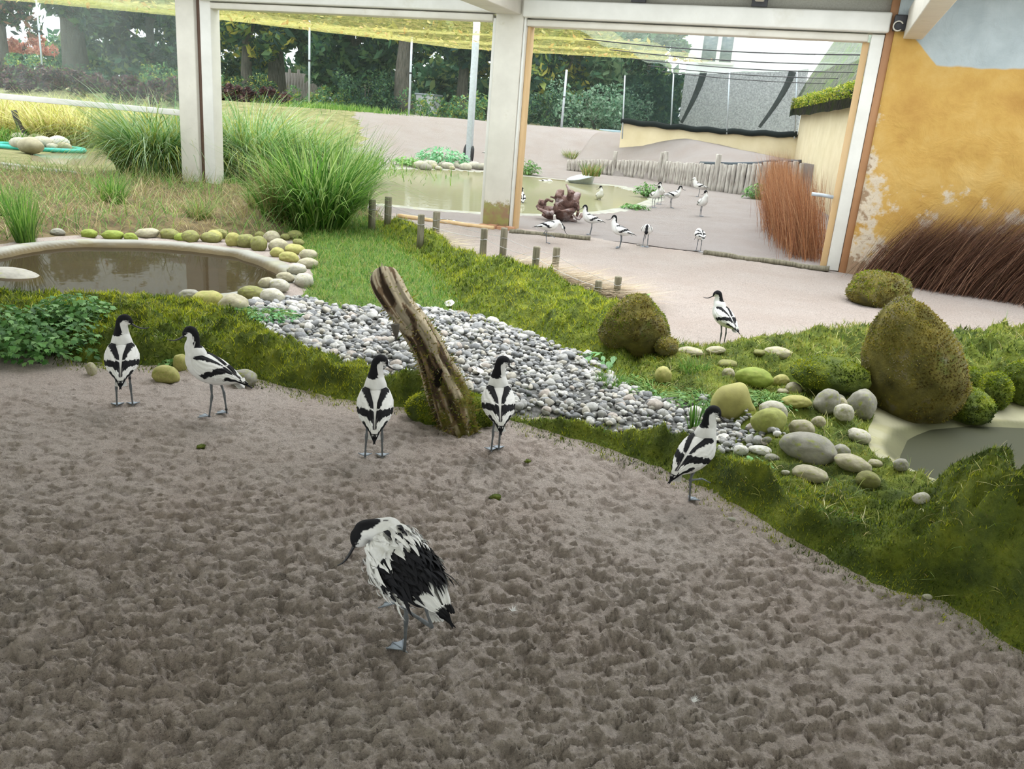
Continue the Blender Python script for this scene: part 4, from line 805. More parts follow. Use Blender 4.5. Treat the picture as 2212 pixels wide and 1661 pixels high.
# dry bed
q = scatter(P_dry, 11000); z = gz(q[:, 0], q[:, 1]); n = len(q); cl = fbm(q[:, 0] * 1.7, q[:, 1] * 1.7, None, 2, 91)
V, F, per = ribs(np.stack([q[:, 0], q[:, 1], z - .01], 1), RS.rand(n) * 6.3, RS.uniform(.08, .40, n) * (.6 + cl), RS.uniform(.004, .008, n), RS.uniform(.1, 1.0, n), RS.uniform(.7, 2.2, n), 3)
C = palette(STRAW, n, per, .2).reshape(n, per, 3); gsel = (cl > .5) & (RS.rand(n) < .75); C[gsel] = palette(GREEN, int(gsel.sum()), per).reshape(-1, per, 3)
ob('straw', mesh('straw', V, F, C.reshape(-1, 3), False), M['blade'], parent=ZO['dry_grass_bed'], kind='stuff')
clump(on(55, 500), 260, .18, .50, GREEN, 'upright green grass tuft at the left end of the dry bed', (.2, .9), .008)
clump(on(245, 440), 260, .25, .42, GREEN, 'green grass tuft in the middle of the dry bed', (.4, 1.6), .008)
clump(on(20, 470), 160, .2, .40, GREEN, 'small green grass tuft at the left picture edge above the pond', (.3, 1.3), .008)
clump(on(430, 470), 200, .25, .34, STRAW + GREEN, 'straw tuft on the dry bed below the left post', (.5, 1.9), .007)
clump(on(560, 455), 240, .3, .45, GREEN + STRAW, 'mixed green and straw tuft right of the left post foot', (.5, 1.8), .008)
clump(yp(500, 415), 200, .2, .3, GREEN, 'short green tuft between the left post foot and the tall clump', (.4, 1.5), .008)
# lawn blades
q = scatter(P_grass, 15000); z = gz(q[:, 0], q[:, 1]); n = len(q)
V, F, per = ribs(np.stack([q[:, 0], q[:, 1], z - .005], 1), RS.rand(n) * 6.3, RS.uniform(.03, .10, n), RS.uniform(.003, .006, n), RS.uniform(.05, .8, n), RS.uniform(.4, 2.0, n), 2)
ob('grass_blades', mesh('grass_blades', V, F, palette([(.05, .15, .02), (.09, .22, .025), (.15, .30, .04), (.24, .34, .06), (.34, .32, .10)], n, per), False), M['blade'], parent=ZO['lawn'], kind='stuff')
# moss fuzz
def fuzz(parent, poly, n, cols, lo=.008, hi=.022, key=None, off=.0):
    pass
    q = scatter(poly, n, (lambda s: RS.rand(len(s)) < np.clip((2.6 / np.hypot(s[:, 0], s[:, 1])) ** 1.3, .12, 1)), -.14); zq = zones(q[:, 0], q[:, 1]); keep = (zq[key] > -.15 * RS.rand(n) ** 2.2) & (zq['br'] < 0) & (zq['pl'] < -.10 + .14 * (key == 'front')) & ((key != 'right') | (zq['gravel'] < .08)); q = q[keep]; z = gz(q[:, 0], q[:, 1]); n = len(q); d = np.hypot(q[:, 0], q[:, 1]); sc = np.clip(d / 4.5, .6, 1.8)
    tone = fbm(q[:, 0] * 5, q[:, 1] * 5, None, 3, 95)
    V, F, per = ribs(np.stack([q[:, 0], q[:, 1], z - .004], 1), RS.rand(n) * 6.3, RS.uniform(lo, hi, n) * sc * 1.6, RS.uniform(.004, .008, n) * sc, RS.uniform(0, .9, n), RS.uniform(.2, 1.6, n), 1)
    cc = np.array(cols); k = np.clip((tone * 1.2 - .02 + RS.normal(0, .22, n)) * len(cc), 0, len(cc) - 1).astype(int); C = np.repeat((cc[k] * (1 + RS.uniform(-.4, .4, (n, 1))))[:, None], per, 1).reshape(-1, 3)
    ob('moss_tufts', mesh('moss_tufts', V, F, C, False), M['blade'], parent=parent, kind='stuff')
MC = [(.025, .045, .006), (.07, .115, .010), (.155, .22, .013), (.28, .33, .018), (.42, .44, .03)]
fuzz(ZO['moss_edging'], P_front, 78000, MC, key='front'); fuzz(ZO['moss_ridge'], P_far, 34000, [(.05, .08, .008), (.11, .17, .012), (.19, .26, .015), (.29, .34, .02), (.42, .43, .04)], key='far')
fuzz(ZO['moss_slope'], P_right, 60000, [(.03, .05, .008), (.07, .12, .012), (.14, .19, .02), (.24, .27, .04), (.36, .35, .08)], key='right')
# longer stray blades over the slope and edging
for par, poly, n, cols, hh in ((ZO['moss_slope'], P_right, 5200, STRAW + GREEN + GOLD, .10), (ZO['moss_edging'], P_front, 1500, GREEN + GOLD, .07), (ZO['gravel_bed'], P_gravel, 500, GREEN, .05)):
    q = scatter(poly, n); z = gz(q[:, 0], q[:, 1]); zq = zones(q[:, 0], q[:, 1]); m_ = (fbm(q[:, 0] * 3, q[:, 1] * 3, None, 2, 97) > .47) & (zq['br'] < 0) & (zq['pl'] < -.05); q, z = q[m_], z[m_]; n = len(q)
    V, F, per = ribs(np.stack([q[:, 0], q[:, 1], z], 1), RS.rand(n) * 6.3, RS.uniform(.3, 1.2, n) * hh, np.full(n, .0028), RS.uniform(.3, 1.2, n), RS.uniform(1.0, 2.2, n), 3); ob('grass_blades', mesh('grass_blades', V, F, palette(cols, n, per), False), M['blade'], parent=par, kind='stuff')

# broom-like twig screens
BR = [(.10, .045, .03), (.17, .085, .055), (.26, .14, .09), (.34, .20, .13), (.08, .045, .035)]
BR2 = [(.30, .13, .06), (.42, .20, .10), (.52, .30, .17), (.22, .10, .06)]
def twigs(name, line, n, h, az, label, cols, th=(.25, .55), th1=(.4, .9), spread=.14, zf=None, wid=.0042, seg=5, parent=None):
    P = np.array(line); k = RS.randint(0, len(P) - 1, n); t = RS.rand(n)[:, None]; b = P[k] * (1 - t) + P[k + 1] * t; b[:, :2] += RS.normal(0, spread * .5, (n, 2))
    org = P.mean(0); b = b - org; hh = h(b + org) if callable(h) else np.full(n, h)
    V, F, per = ribs(b, az + RS.normal(-.12 if 'yellow' in label else 0, .30 if 'yellow' in label else .5, n), hh * RS.uniform(.45, 1.12, n), np.full(n, wid) * RS.uniform(.6, 1.4, n), RS.uniform(*th, n), RS.uniform(*th1, n), seg)
    return ob(name, mesh(name, V, F, palette(cols, n, per, .2), False), M['twig'], loc=org, label=label, cat='brushwood')
azU = math.atan2(U[1], U[0])
la = [L(4.80, -.46, 0), L(5.5, -.52, 0)]; lb = [L(5.45, -.6, 0), L(6.5, -.72, 0)]; lc = [L(6.4, -.75, 0), L(8.6, -.95, 0)]
twigs('brushwood', la, 3600, 1.02, azU, 'dark brown brushwood bundle leaning at the corner of the yellow wall', BR, (.25, .6), (.5, 1.0), .2)
twigs('brushwood', lb, 4200, 1.20, azU, 'dark brown brushwood bundle in front of the middle of the yellow wall', BR, (.2, .6), (.4, 1.0), .24)
twigs('brushwood', lc, 6000, 1.45, azU, 'dark brown brushwood bundle at the right picture edge by the yellow wall', BR, (.05, .55), (.3, .9), .28)
twigs('brushwood', [L(4.12, .45, 0), L(3.85, 2.2, 0), L(3.6, 4.0, 0)], 4200, 1.15, azU + PI * .9, 'reddish brown brushwood outside beside the right door frame', BR2, (.0, .45), (.1, .7), .3)
twigs('brushwood', [L(3.6, 4.0, 0), L(3.4, 7.5, 0), L(3.2, 10.0, 0)], 3200, 1.2, azU + PI * .9, 'reddish brown brushwood outside along the pale building wall', BR2, (.0, .4), (.1, .6), .3)
twigs('twig_bundle', [on(1050, 568) + [0, 0, .03], on(1150, 600) + [0, 0, .05], on(1240, 630) + [0, 0, .05], on(1320, 655) + [0, 0, .03]], 1700, .62, azU, 'dry pale twigs laid between the two rows of short posts', [(.42, .33, .22), (.52, .44, .32), (.3, .22, .14), (.36, .31, .2)], (1.2, 1.52), (1.3, 1.7), .15, wid=.006)
twigs('twig_bundle', [on(915, 505), on(975, 545)], 260, .45, azU, 'small dry twig bundle at the second pair of short posts', [(.5, .44, .25), (.52, .44, .32)], (1.1, 1.5), (1.4, 1.75), .09, wid=.005)
print('PLANTS OK')

# ------------------------------------------------------------------ stones
STC = dict(grey=(.27, .26, .22), pale=(.44, .42, .35), white=(.60, .59, .55), yellow=(.34, .32, .10), olive=(.19, .19, .06), tan=(.36, .33, .23), moss=(.20, .26, .03), dark=(.16, .155, .13), green=(.27, .29, .07))
STM = {}
def stmat(c, mossy=0.0):
    key = (c, mossy)
    if key not in STM:
        b = STC[c]; STM[key] = matn('stone_' + c, [(.3, tuple(x * .75 for x in b)), (.55, b), (.8, tuple(min(1, x * 1.2) for x in b))], sc=9, rough=.75, bs=.3, bd=.004, bsc=60,
            over=[(5, .60 - mossy * .2, .74 - mossy * .2, (.24, .27, .05)), (30, .66, .72, tuple(x * .6 for x in b))])
    return STM[key]
SMESH = {}
def stone(cx, cy, w, h, c, tilt=0, parent=None, label=None, seed=0, mossy=0.0, name='stone', amp=.22, dz=0, dep=None, sub=4):
    p = on(cx, cy + h * .42); D = depth(p); sw = w * D / FOC; sh = h * D / FOC * .95; sd = dep * D / FOC if dep else (sw + sh) * .48
    key = (c, mossy, seed % 7, sub, amp)
    if key not in SMESH:
        V, F = rock(sub, seed % 7 + 11, amp, 1.1); me = mesh('stone', V * .5, F); me.materials.append(stmat(c, mossy)); SMESH[key] = me
    o = ob(name, SMESH[key], None, parent=parent, rot=(RS.uniform(-.1, .1), math.radians(tilt), RS.uniform(-.25, .25)), scale=(sw, sd, sh * 1.12), loc=p + [0, sd * .25, sh * .36 + dz])
    if label: o['label'] = label; o['category'] = 'stone'
    return o
rim = [(122, 498, 30, 16, 'grey'), (313, 504, 52, 22, 'tan'), (364, 506, 42, 24, 'olive'), (408, 511, 42, 26, 'olive'), (453, 513, 42, 24, 'olive'), (459, 489, 38, 26, 'yellow'), (498, 491, 26, 20, 'tan'), (502, 518, 34, 32, 'yellow'), (527, 521, 40, 32, 'olive'), (557, 527, 38, 34, 'olive'), (585, 512, 38, 26, 'tan'), (600, 530, 42, 30, 'tan'), (597, 546, 34, 22, 'yellow'), (636, 539, 48, 24, 'yellow'), (622, 556, 46, 24, 'yellow'), (663, 551, 40, 26, 'tan'), (644, 524, 28, 16, 'olive'), (634, 508, 38, 20, 'olive'), (663, 569, 46, 24, 'tan'), (638, 582, 46, 24, 'pale'), (655, 606, 44, 34, 'pale'), (614, 599, 40, 22, 'tan'), (573, 611, 34, 24, 'tan'), (601, 616, 46, 28, 'pale'), (541, 627, 62, 28, 'olive'), (587, 640, 54, 34, 'pale'), (500, 657, 72, 44, 'tan'), (446, 647, 72, 40, 'yellow'), (408, 638, 50, 24, 'grey'), (358, 645, 70, 26, 'moss'), (408, 664, 46, 22, 'tan'), (253, 640, 40, 14, 'grey'), (375, 668, 24, 14, 'white'), (449, 674, 30, 16, 'white'), (552, 650, 22, 18, 'white'), (280, 512, 30, 18, 'moss'), (240, 508, 44, 22, 'moss'), (190, 505, 36, 20, 'moss'), (390, 496, 34, 18, 'moss'), (478, 505, 30, 20, 'olive'), (560, 508, 26, 18, 'olive'), (615, 512, 22, 16, 'olive'), (690, 655, 24, 12, 'pale'), (630, 655, 30, 14, 'white'), (600, 662, 24, 12, 'pale'), (470, 480, 24, 14, 'olive')]
for k, (cx, cy, w, h, c) in enumerate(rim): stone(cx, cy, w, h, c, RS.uniform(-6, 6), ZO['round_pond'], seed=k, mossy=.35 if c in ('olive', 'moss', 'yellow') else .1)
stone(12, 606, 150, 48, 'grey', 4, ZO['round_pond'], seed=3, name='concrete_slab', amp=.1)
sl = [(1575, 800, 28, 24, 'tan'), (1632, 818, 84, 40, 'moss'), (1682, 774, 64, 26, 'tan'), (1725, 784, 38, 26, 'tan'), (1694, 839, 30, 12, 'tan'), (1723, 869, 64, 26, 'yellow'), (1814, 845, 34, 28, 'grey'), (1817, 874, 28, 30, 'tan'), (1769, 912, 32, 24, 'tan'), (1818, 976, 38, 32, 'grey'), (1875, 1040, 56, 38, 'olive'), (1892, 1002, 34, 18, 'tan'), (1946, 1014, 34, 28, 'grey'), (1990, 1084, 36, 26, 'pale'), (2050, 1112, 54, 20, 'pale'), (1645, 974, 54, 16, 'white'), (1669, 987, 32, 16, 'grey'), (1600, 974, 36, 22, 'white'), (1575, 772, 48, 22, 'olive'), (1545, 772, 44, 16, 'tan'), (2004, 1290, 20, 12, 'pale'), (1700, 1010, 20, 10, 'pale'), (1660, 940, 24, 14, 'dark'), (1594, 1055, 20, 10, 'grey'), (1490, 762, 60, 20, 'tan'), (1640, 765, 30, 14, 'olive')]
for k, (cx, cy, w, h, c) in enumerate(sl): stone(cx, cy, w, h, c, RS.uniform(-6, 6), ZO['moss_slope'], seed=k + 2, mossy=.3)
for k, (cx, cy, w, h, c) in enumerate([(352, 766, 60, 38, 'yellow'), (386, 784, 30, 40, 'yellow'), (522, 818, 62, 38, 'grey'), (192, 754, 22, 30, 'tan'), (560, 700, 26, 14, 'white'), (476, 805, 44, 24, 'moss')]): stone(cx, cy, w, h, c, RS.uniform(-20, 6), ZO['moss_edging'], seed=k, mossy=.4)
TH = [(1672, 892, 64, 44, 'pale', 10, 'whitish cobble partly hidden behind the pointed yellow green one'), (1662, 912, 76, 56, 'green', -4, 'pointed yellow green cobble at the upper edge of the gravel'), (1733, 929, 56, 36, 'tan', 2, 'flat buff cobble just above the long dark one'),
      (1751, 974, 126, 60, 'grey', 9, 'longest mossy grey cobble, lying above the leafy weed'), (1845, 1003, 84, 34, 'tan', 12, 'low buff cobble right of the long grey one'), (1751, 1027, 82, 32, 'tan', 3, 'flat buff cobble below the long grey one'), (1857, 943, 58, 32, 'pale', 12, 'smooth oval cobble on the slope of the side pond'),
      (1822, 903, 44, 38, 'pale', 15, 'small round cobble below the egg shaped one'), (1862, 874, 62, 68, 'grey', -5, 'egg shaped grey cobble left of the tall mossy boulder'), (1788, 862, 50, 58, 'grey', 35, 'tilted grey cobble left of the egg shaped one'), (1693, 798, 38, 26, 'yellow', 0, 'small yellowish cobble on the upper mossy slope'),
      (1434, 796, 36, 38, 'yellow', 5, 'yellow green stone in front of the left mossy boulder'), (1501, 892, 36, 28, 'white', 0, 'rounded white snail shaped stone behind the head of the right wading bird')]
for k, (cx, cy, w, h, c, ti, lab) in enumerate(TH): stone(cx, cy, w, h, c, ti, None, lab, seed=k, mossy=.25 if c != 'white' else 0, name='cobble')
# pear shaped cobble: two lobes blended along an axis
V, F = ICO[4]; V = V.copy(); x = V[:, 0]; r = .62 - .30 * x + .10 * np.cos(x * 5); V2 = V * [1, 1, 1]; V2[:, 1] *= r / .62; V2[:, 2] *= r / .62; V2[:, 2] -= .22 * (x ** 2)
p = on(1590, 893); D = depth(p); V2 *= np.array([52, 34, 40]) * D / FOC; V2[:, 0] += 0
ob('cobble', mesh('cobble', V2, F), stmat('yellow', .0), loc=p + [0, .03, .048], rot=(0, math.radians(16), 0), label='large pear shaped yellowish cobble beside the gravel', cat='stone')
# big mossy boulders
def boulder(px, py, w, h, lab, seed, mat, tilt=0, amp=.3, fuzzc=None, dep=.8, shape=None, dz=0, nf=6000):
    p = on(px, py); D = depth(p); sw, sh = w * D / FOC / 2, h * D / FOC / 2; V, F = rock(5, seed, amp, 1.0, 1, .10)
    if shape: V = shape(V)
    V = V * [sw, sw * dep, sh * 1.06]; ct, st = math.cos(math.radians(tilt)), math.sin(math.radians(tilt)); V = np.stack([V[:, 0] * ct + V[:, 2] * st, V[:, 1], -V[:, 0] * st + V[:, 2] * ct], 1)
    c = p + [0, sw * dep * .55, sh * .86 + dz]; o = ob('boulder', mesh('boulder', V, F), mat, loc=c, label=lab, cat='boulder')
    if nf:
        k = RS.randint(0, len(F), nf); b = V[F[k]].mean(1); nn = np.cross(V[F[k, 1]] - V[F[k, 0]], V[F[k, 2]] - V[F[k, 0]]); nn /= np.linalg.norm(nn, axis=1)[:, None] + 1e-9
        b = b + (V[F[k, 0]] - b) * RS.rand(nf, 1) * .9; keep = fbm(b[:, 0] * 9 + seed, b[:, 1] * 9, b[:, 2] * 9, 2, 7) + .25 * nn[:, 2] > .42; b, nn = b[keep], nn[keep]; n = len(b)
        ln = RS.uniform(.004, .010, n) * max(1, D / 5); tp = b + (nn + RS.normal(0, .5, (n, 3))) * ln[:, None]; sd = np.cross(nn, RS.normal(size=(n, 3))); sd /= np.linalg.norm(sd, axis=1)[:, None]; sd *= .0035 * D / 4
        Vf = np.stack([b - sd, b + sd, tp], 1).reshape(-1, 3); Ff = np.arange(n * 3).reshape(-1, 3); tone = fbm(b[:, 0] * 6, b[:, 1] * 6, b[:, 2] * 6, 2, 9)
        cc = np.array(fuzzc); kk = np.clip(((tone - .3) * 2.2 + RS.normal(0, .14, n)) * len(cc), 0, len(cc) - 1).astype(int)
        ob('moss_tufts', mesh('moss_tufts', Vf, Ff, np.repeat((cc[kk] * RS.uniform(.8, 1.2, (n, 1)))[:, None], 3, 1).reshape(-1, 3), False), M['blade'], parent=o, kind='stuff')
    return o
OL = [(.09, .06, .015), (.17, .12, .025), (.24, .19, .03), (.34, .28, .05), (.20, .22, .03), (.30, .27, .18)]
def dome(V): V = V.copy(); V[:, 0] *= 1 - .25 * V[:, 2]; return V
boulder(1368, 752, 142, 128, 'domed mossy boulder at the right end of the post rows', 3, M['mossdark'], 4, .22, OL + MC[1:4], .8, dome)
boulder(1440, 768, 52, 40, 'small half mossy stone leaning on the domed boulder', 8, M['mossdark'], 10, .2, OL, .9, nf=900)
boulder(1902, 664, 136, 78, 'low mossy boulder on the sand below the brushwood', 4, M['mossdark'], 0, .22, OL + MC[2:4], .8, nf=4000)
def lean_(V): V = V.copy(); V[:, 0] *= 1.0 - .34 * V[:, 2]; V[:, 0] += -.12 * V[:, 2]; V[:, 1] *= 1 - .2 * V[:, 2]; return V
boulder(1965, 905, 215, 262, 'tall leaning brown mossy boulder overhanging the side pond', 6, M['mossdark'], -13, .24, OL, .75, lean_, nf=14000)
boulder(2053, 888, 44, 34, 'small dark stone wedged under the tall leaning boulder', 9, M['mossdark'], 10, .2, OL, .9, nf=500)
boulder(2148, 882, 74, 78, 'round mossy boulder at the back rim of the side pond', 10, M['moss'], 0, .15, MC, .9, nf=3000)
boulder(2085, 880, 70, 90, 'mossy boulder between the tall one and the round one', 12, M['moss'], 0, .2, MC, .9, nf=3000)
boulder(2215, 874, 90, 100, 'mossy boulder cut by the right picture edge behind the side pond', 13, M['moss'], 0, .2, MC, .9, nf=3000)
boulder(2120, 822, 120, 70, 'mossy hump behind the row of round boulders', 14, M['moss'], 0, .25, MC, .9, nf=3000)
boulder(1800, 850, 160, 74, 'dark green mossy mound above the tilted cobbles', 15, M['moss'], 0, .22, MC, .8, nf=4500)
boulder(1895, 862, 90, 130, 'dark mossy rock hugging the left side of the tall boulder', 16, M['moss'], 0, .25, MC, .8, nf=3500)

# gravel stones: the largest as parts, the small rest joined
q = scatter(P_gravel, 4300); zq = zones(q[:, 0], q[:, 1]); q = q[(zq['gravel'] > .01) & (zq['front'] < .05) & (zq['far'] < .06) & (zq['grass'] < .05) & (zq['pl'] < -.25)]
n = len(q); big = sm((3 - 1.0 * (q[:, 0] + 1.0)) / 3.0); rad = RS.lognormal(-4.32, .33, n) * (1 + .55 * big * (RS.rand(n) < .4)); rad = np.clip(rad, .006, .042)
shl = fbm(q[:, 0] * 2.2, q[:, 1] * 2.2, None, 2, 99)
ordr = np.argsort(-rad / np.hypot(q[:, 0], q[:, 1])); q, rad = q[ordr], rad[ordr]; z = gz(q[:, 0], q[:, 1])
GC = [(.50, .50, .49), (.36, .37, .38), (.66, .66, .63), (.25, .26, .27), (.58, .55, .48), (.74, .73, .70), (.44, .44, .43), (.56, .50, .45), (.60, .60, .58)]
gmesh = []
for k in range(18):
    V, F = rock(2, 200 + k, .5, 1.3, .66); V *= [1, RS.uniform(.65, .95), 1]; me = mesh('pebble', V, F, smooth=k % 3 > 0); c = tuple(x * .75 for x in GC[k % 9])
    me.materials.append(matn('pebble_%d' % k, [(.3, tuple(x * .6 for x in c)), (.5, c), (.75, tuple(min(1, x * 1.25) for x in c))], sc=2.2, rough=.85, bs=.3, bd=.3)); gmesh.append(me)
for i in range(290):
    ob('pebble', gmesh[RS.randint(18)], None, parent=ZO['gravel_bed'], loc=(q[i, 0], q[i, 1], z[i] + rad[i] * .45), rot=(RS.uniform(-.4, .4), RS.uniform(-.4, .4), RS.uniform(0, 6.3)), scale=(rad[i] * 1.15,) * 3)
VV_, FF_, CC_ = [], [], []
base_r = [rock(2, 300 + k, .6, 1.3, .68) for k in range(12)]
for i in range(290, len(q)):
    V, F = base_r[i % 12]; a = RS.rand() * 6.3; c_, s_ = math.cos(a), math.sin(a); e_ = RS.uniform(.7, 1); tl = RS.uniform(-.4, .4)
    W_ = V * [1, e_, 1] * rad[i] * 1.1; W_ = np.stack([W_[:, 0] * c_ - W_[:, 1] * s_, W_[:, 0] * s_ + W_[:, 1] * c_, W_[:, 2] + W_[:, 0] * tl], 1); W_ += [q[i, 0], q[i, 1], z[i] + rad[i] * .35 + RS.rand() * .012]
    cc = np.array(GC[min(8, int(abs(RS.normal(0, 3.2))))]) * RS.uniform(.5, .9); VV_.append(W_); FF_.append(F + 42 * (i - 290)); CC_.append(np.repeat([cc], 42, 0) * RS.uniform(.85, 1.1, (42, 1)))
ob('small_gravel', mesh('small_gravel', np.concatenate(VV_), np.concatenate(FF_), np.concatenate(CC_), False), M['stoneattr'], parent=ZO['gravel_bed'], kind='stuff')
# oyster shells on the moss and gravel
def shell(px, py, w, lab, tilt=.3):
    p = on(px, py); D = depth(p); r = w * D / FOC / 2; N = 20; V = []; F = []
    for j in range(5):
        for i in range(N):
            a = i * 2 * PI / N; q_ = (j + .2) / 4.2; rr_ = r * q_ * (1 + .12 * math.cos(a) + .05 * math.sin(5 * a)); V.append((rr_ * math.cos(a) * 1.1, rr_ * math.sin(a) * .85, .22 * r * q_ ** 2 + .004 * math.sin(j * 3)))
    for j in range(4):
        for i in range(N): F.append([j * N + i, j * N + (i + 1) % N, (j + 1) * N + (i + 1) % N, (j + 1) * N + i])
    me = mesh('shell', np.array(V), np.array(F)); o = ob('shell', me, stmat('white'), loc=p + [0, 0, .008], rot=(tilt, RS.uniform(-.2, .2), RS.uniform(0, 3)), label=lab, cat='shell'); md = o.modifiers.new('s', 'SOLIDIFY'); md.thickness = .004
shell(1218, 724, 32, 'pale oyster shell lying on the moss ridge', -.5); shell(972, 660, 26, 'grey shell at the edge of grass and gravel', -.5); shell(1032, 806, 34, 'oval white shell on the gravel right of the log'); shell(880, 688, 26, 'white shell on the gravel left of the log')
shell(820, 690, 28, 'flat white shell on the gravel above the big pebbles'); shell(1556, 952, 36, 'upturned white oyster shell beside the right wading bird', -.3); shell(940, 690, 28, 'white shell right behind the log'); shell(905, 752, 28, 'round white shell close to the left of the log'); shell(1045, 795, 24, 'small creamy shell on the fine gravel')

# leaning log
p = on(962, 868); ax_ = []
def plane_pt(px, py, Y):
    d = ray(px, py); t = (Y - EYE[1]) / d[1]; return EYE + t * d
Yb = p[1] + .15
cpts = [(1000, 935, 40), (985, 895, 44), (975, 862, 46), (962, 826, 42), (945, 785, 37), (925, 740, 34), (900, 700, 33), (872, 665, 31), (852, 635, 31), (838, 608, 33), (832, 590, 31), (830, 581, 22)]
CP = np.array([list(plane_pt(a, b, Yb + .02 * k)) + [r_ * (Yb / FOC) * 1.02] for k, (a, b, r_) in enumerate(cpts)]); CP = crom(CP, 140)
V, F = tube(CP[:, :3] - CP[0, :3], CP[:, 3], 72); nn_ = len(V) - 2; ang = np.tile(np.arange(72) * 2 * PI / 72, 140); ang = np.where(ang > PI, 2 * PI - ang, ang) * 1.0 + 0; hh = np.repeat(np.linspace(0, 1, 140), 72)
cen = np.repeat(CP[:, :3] - CP[0, :3], 72, 0); dv_ = V[:nn_] - cen; rid = .14 * (vn(ang * 5.1 + .8 * np.sin(hh * 9), hh * 7, None, 71) - .5) + .10 * (vn(np.cos(ang) * 5 + 5, np.sin(ang) * 5 + hh * 3.5, hh * 2.5, 5) - .5) + .09 * (vn(np.cos(ang) * 12 + 5, np.sin(ang) * 12, hh * 9, 6) - .5) + .05 * np.sin(ang * 6 + hh * 5)
V[:nn_] = cen + dv_ * (1 + rid)[:, None]
m, t, b, o = nt('log_bark'); v = coords(t); c = ramp(t, noise(t, coords(t, 'Object', (3, 3, .8), (0, -.5, 0)), 9, 7, .7), [(.34, (.05, .035, .02)), (.46, (.20, .15, .10)), (.56, (.48, .41, .30)), (.70, (.66, .60, .46))])
sp = nd(t, 'ShaderNodeSeparateXYZ'); t.links.new(v, sp.inputs[0]); mr = nd(t, 'ShaderNodeMapRange', inp={'From Min': .0, 'From Max': .75, 'To Min': .30, 'To Max': -.10}); t.links.new(sp.outputs['Z'], mr.inputs[0])
ad = nd(t, 'ShaderNodeMath', operation='ADD'); t.links.new(mr.outputs[0], ad.inputs[0]); t.links.new(noise(t, v, 7, 6, .7), ad.inputs[1]); f = ramp(t, ad.outputs[0], [(.52, (0, 0, 0)), (.62, (1, 1, 1))])
c = mixc(t, f, c, ramp(t, noise(t, v, 25, 4), [(.35, (.07, .07, .012)), (.65, (.20, .18, .03))])); t.links.new(c, b.inputs['Base Color']); b.inputs['Roughness'].default_value = .95; bump(t, b, noise(t, v, 40, 6, .7), .8, .012)
fis = vn(ang * 5.1 + .8 * np.sin(hh * 9), hh * 7, None, 71); fi2 = vn(ang * 11, hh * 18, None, 72); fi3 = vn(ang * 2.2 + 3, hh * 5, None, 73)
bk = np.where((fis < .40)[:, None], [.06, .04, .025], np.where((fis < .52)[:, None], [.19, .13, .08], [.46, .39, .28])) * (.7 + .6 * fi2)[:, None]; bk = bk * (1 - .45 * (fi3 > .6))[:, None]
mo = np.clip((.75 - hh * 1.15 + .9 * (vn(ang * 3, hh * 16, None, 74) - .5) + .35 * np.cos(ang + 1.0)) * 2.2, 0, 1)[:, None]; bk = bk * (1 - mo) + np.array([.11, .10, .02]) * (.6 + .8 * fi2)[:, None] * mo
m = attrmat('log_bark_grain', .95, .15, 0, 45, .9); hp_ = plane_pt(948, 806, Yb) - CP[0, :3]; dh_ = np.sqrt(((V[:nn_, 0] - hp_[0]) / .022) ** 2 + ((V[:nn_, 2] - hp_[2]) / .045) ** 2); bk[(dh_ < 1 + .4 * (fi2 - .5)) & (V[:nn_, 1] < cen[:, 1])] = [.008, .006, .004]; lcol = np.concatenate([bk, [bk[0], [.3, .24, .16]]])  # dark inside of the hollow painted black on the bark, no recess modelled
lg = ob('log', mesh('log', V, F, lcol), m, loc=CP[0, :3] - [0, 0, .02], label='mossy leaning tree log standing up out of the moss edging', cat='log')
a1, a2 = plane_pt(855, 690, Yb) - CP[0, :3], plane_pt(858, 722, Yb) - CP[0, :3]; V, F = tube([a1, (a1 + a2) / 2, a2], [.022, .016, .003], 7); ob('bark_strip', mesh('bark_strip', V + [0, -.02, 0], F), bark, parent=lg)
nf = 5200; k = RS.randint(0, 140 * 72 - 72, nf); bb = V_ = None
Vl = np.array([v_.co[:] for v_ in lg.data.vertices]); hz = k // 72 / 140.; keep = RS.rand(nf) < np.clip(1.15 - hz * 1.25, 0.08, 1); k = k[keep]; b_ = Vl[k] + RS.normal(0, .006, (len(k), 3)); ce = (CP[:, :3] - CP[0, :3])[np.minimum(k // 72, 139)]; nn = b_ - ce; nn /= np.linalg.norm(nn, axis=1)[:, None]; n = len(k)
tp = b_ + (nn + RS.normal(0, .5, (n, 3))) * RS.uniform(.008, .022, (n, 1)); sd = np.cross(nn, RS.normal(size=(n, 3))); sd /= np.linalg.norm(sd, axis=1)[:, None]; sd *= .004
ob('moss_tufts', mesh('moss_tufts', np.stack([b_ - sd, b_ + sd, tp], 1).reshape(-1, 3), np.arange(n * 3).reshape(-1, 3), palette(OL[1:] + MC[1:3], n, 3), False), M['blade'], parent=lg, kind='stuff')

boulder(972, 918, 200, 92, 'moss cushion wrapped around the foot of the leaning log', 21, M['moss'], 0, .3, MC, .62, None, -.045, 9000)
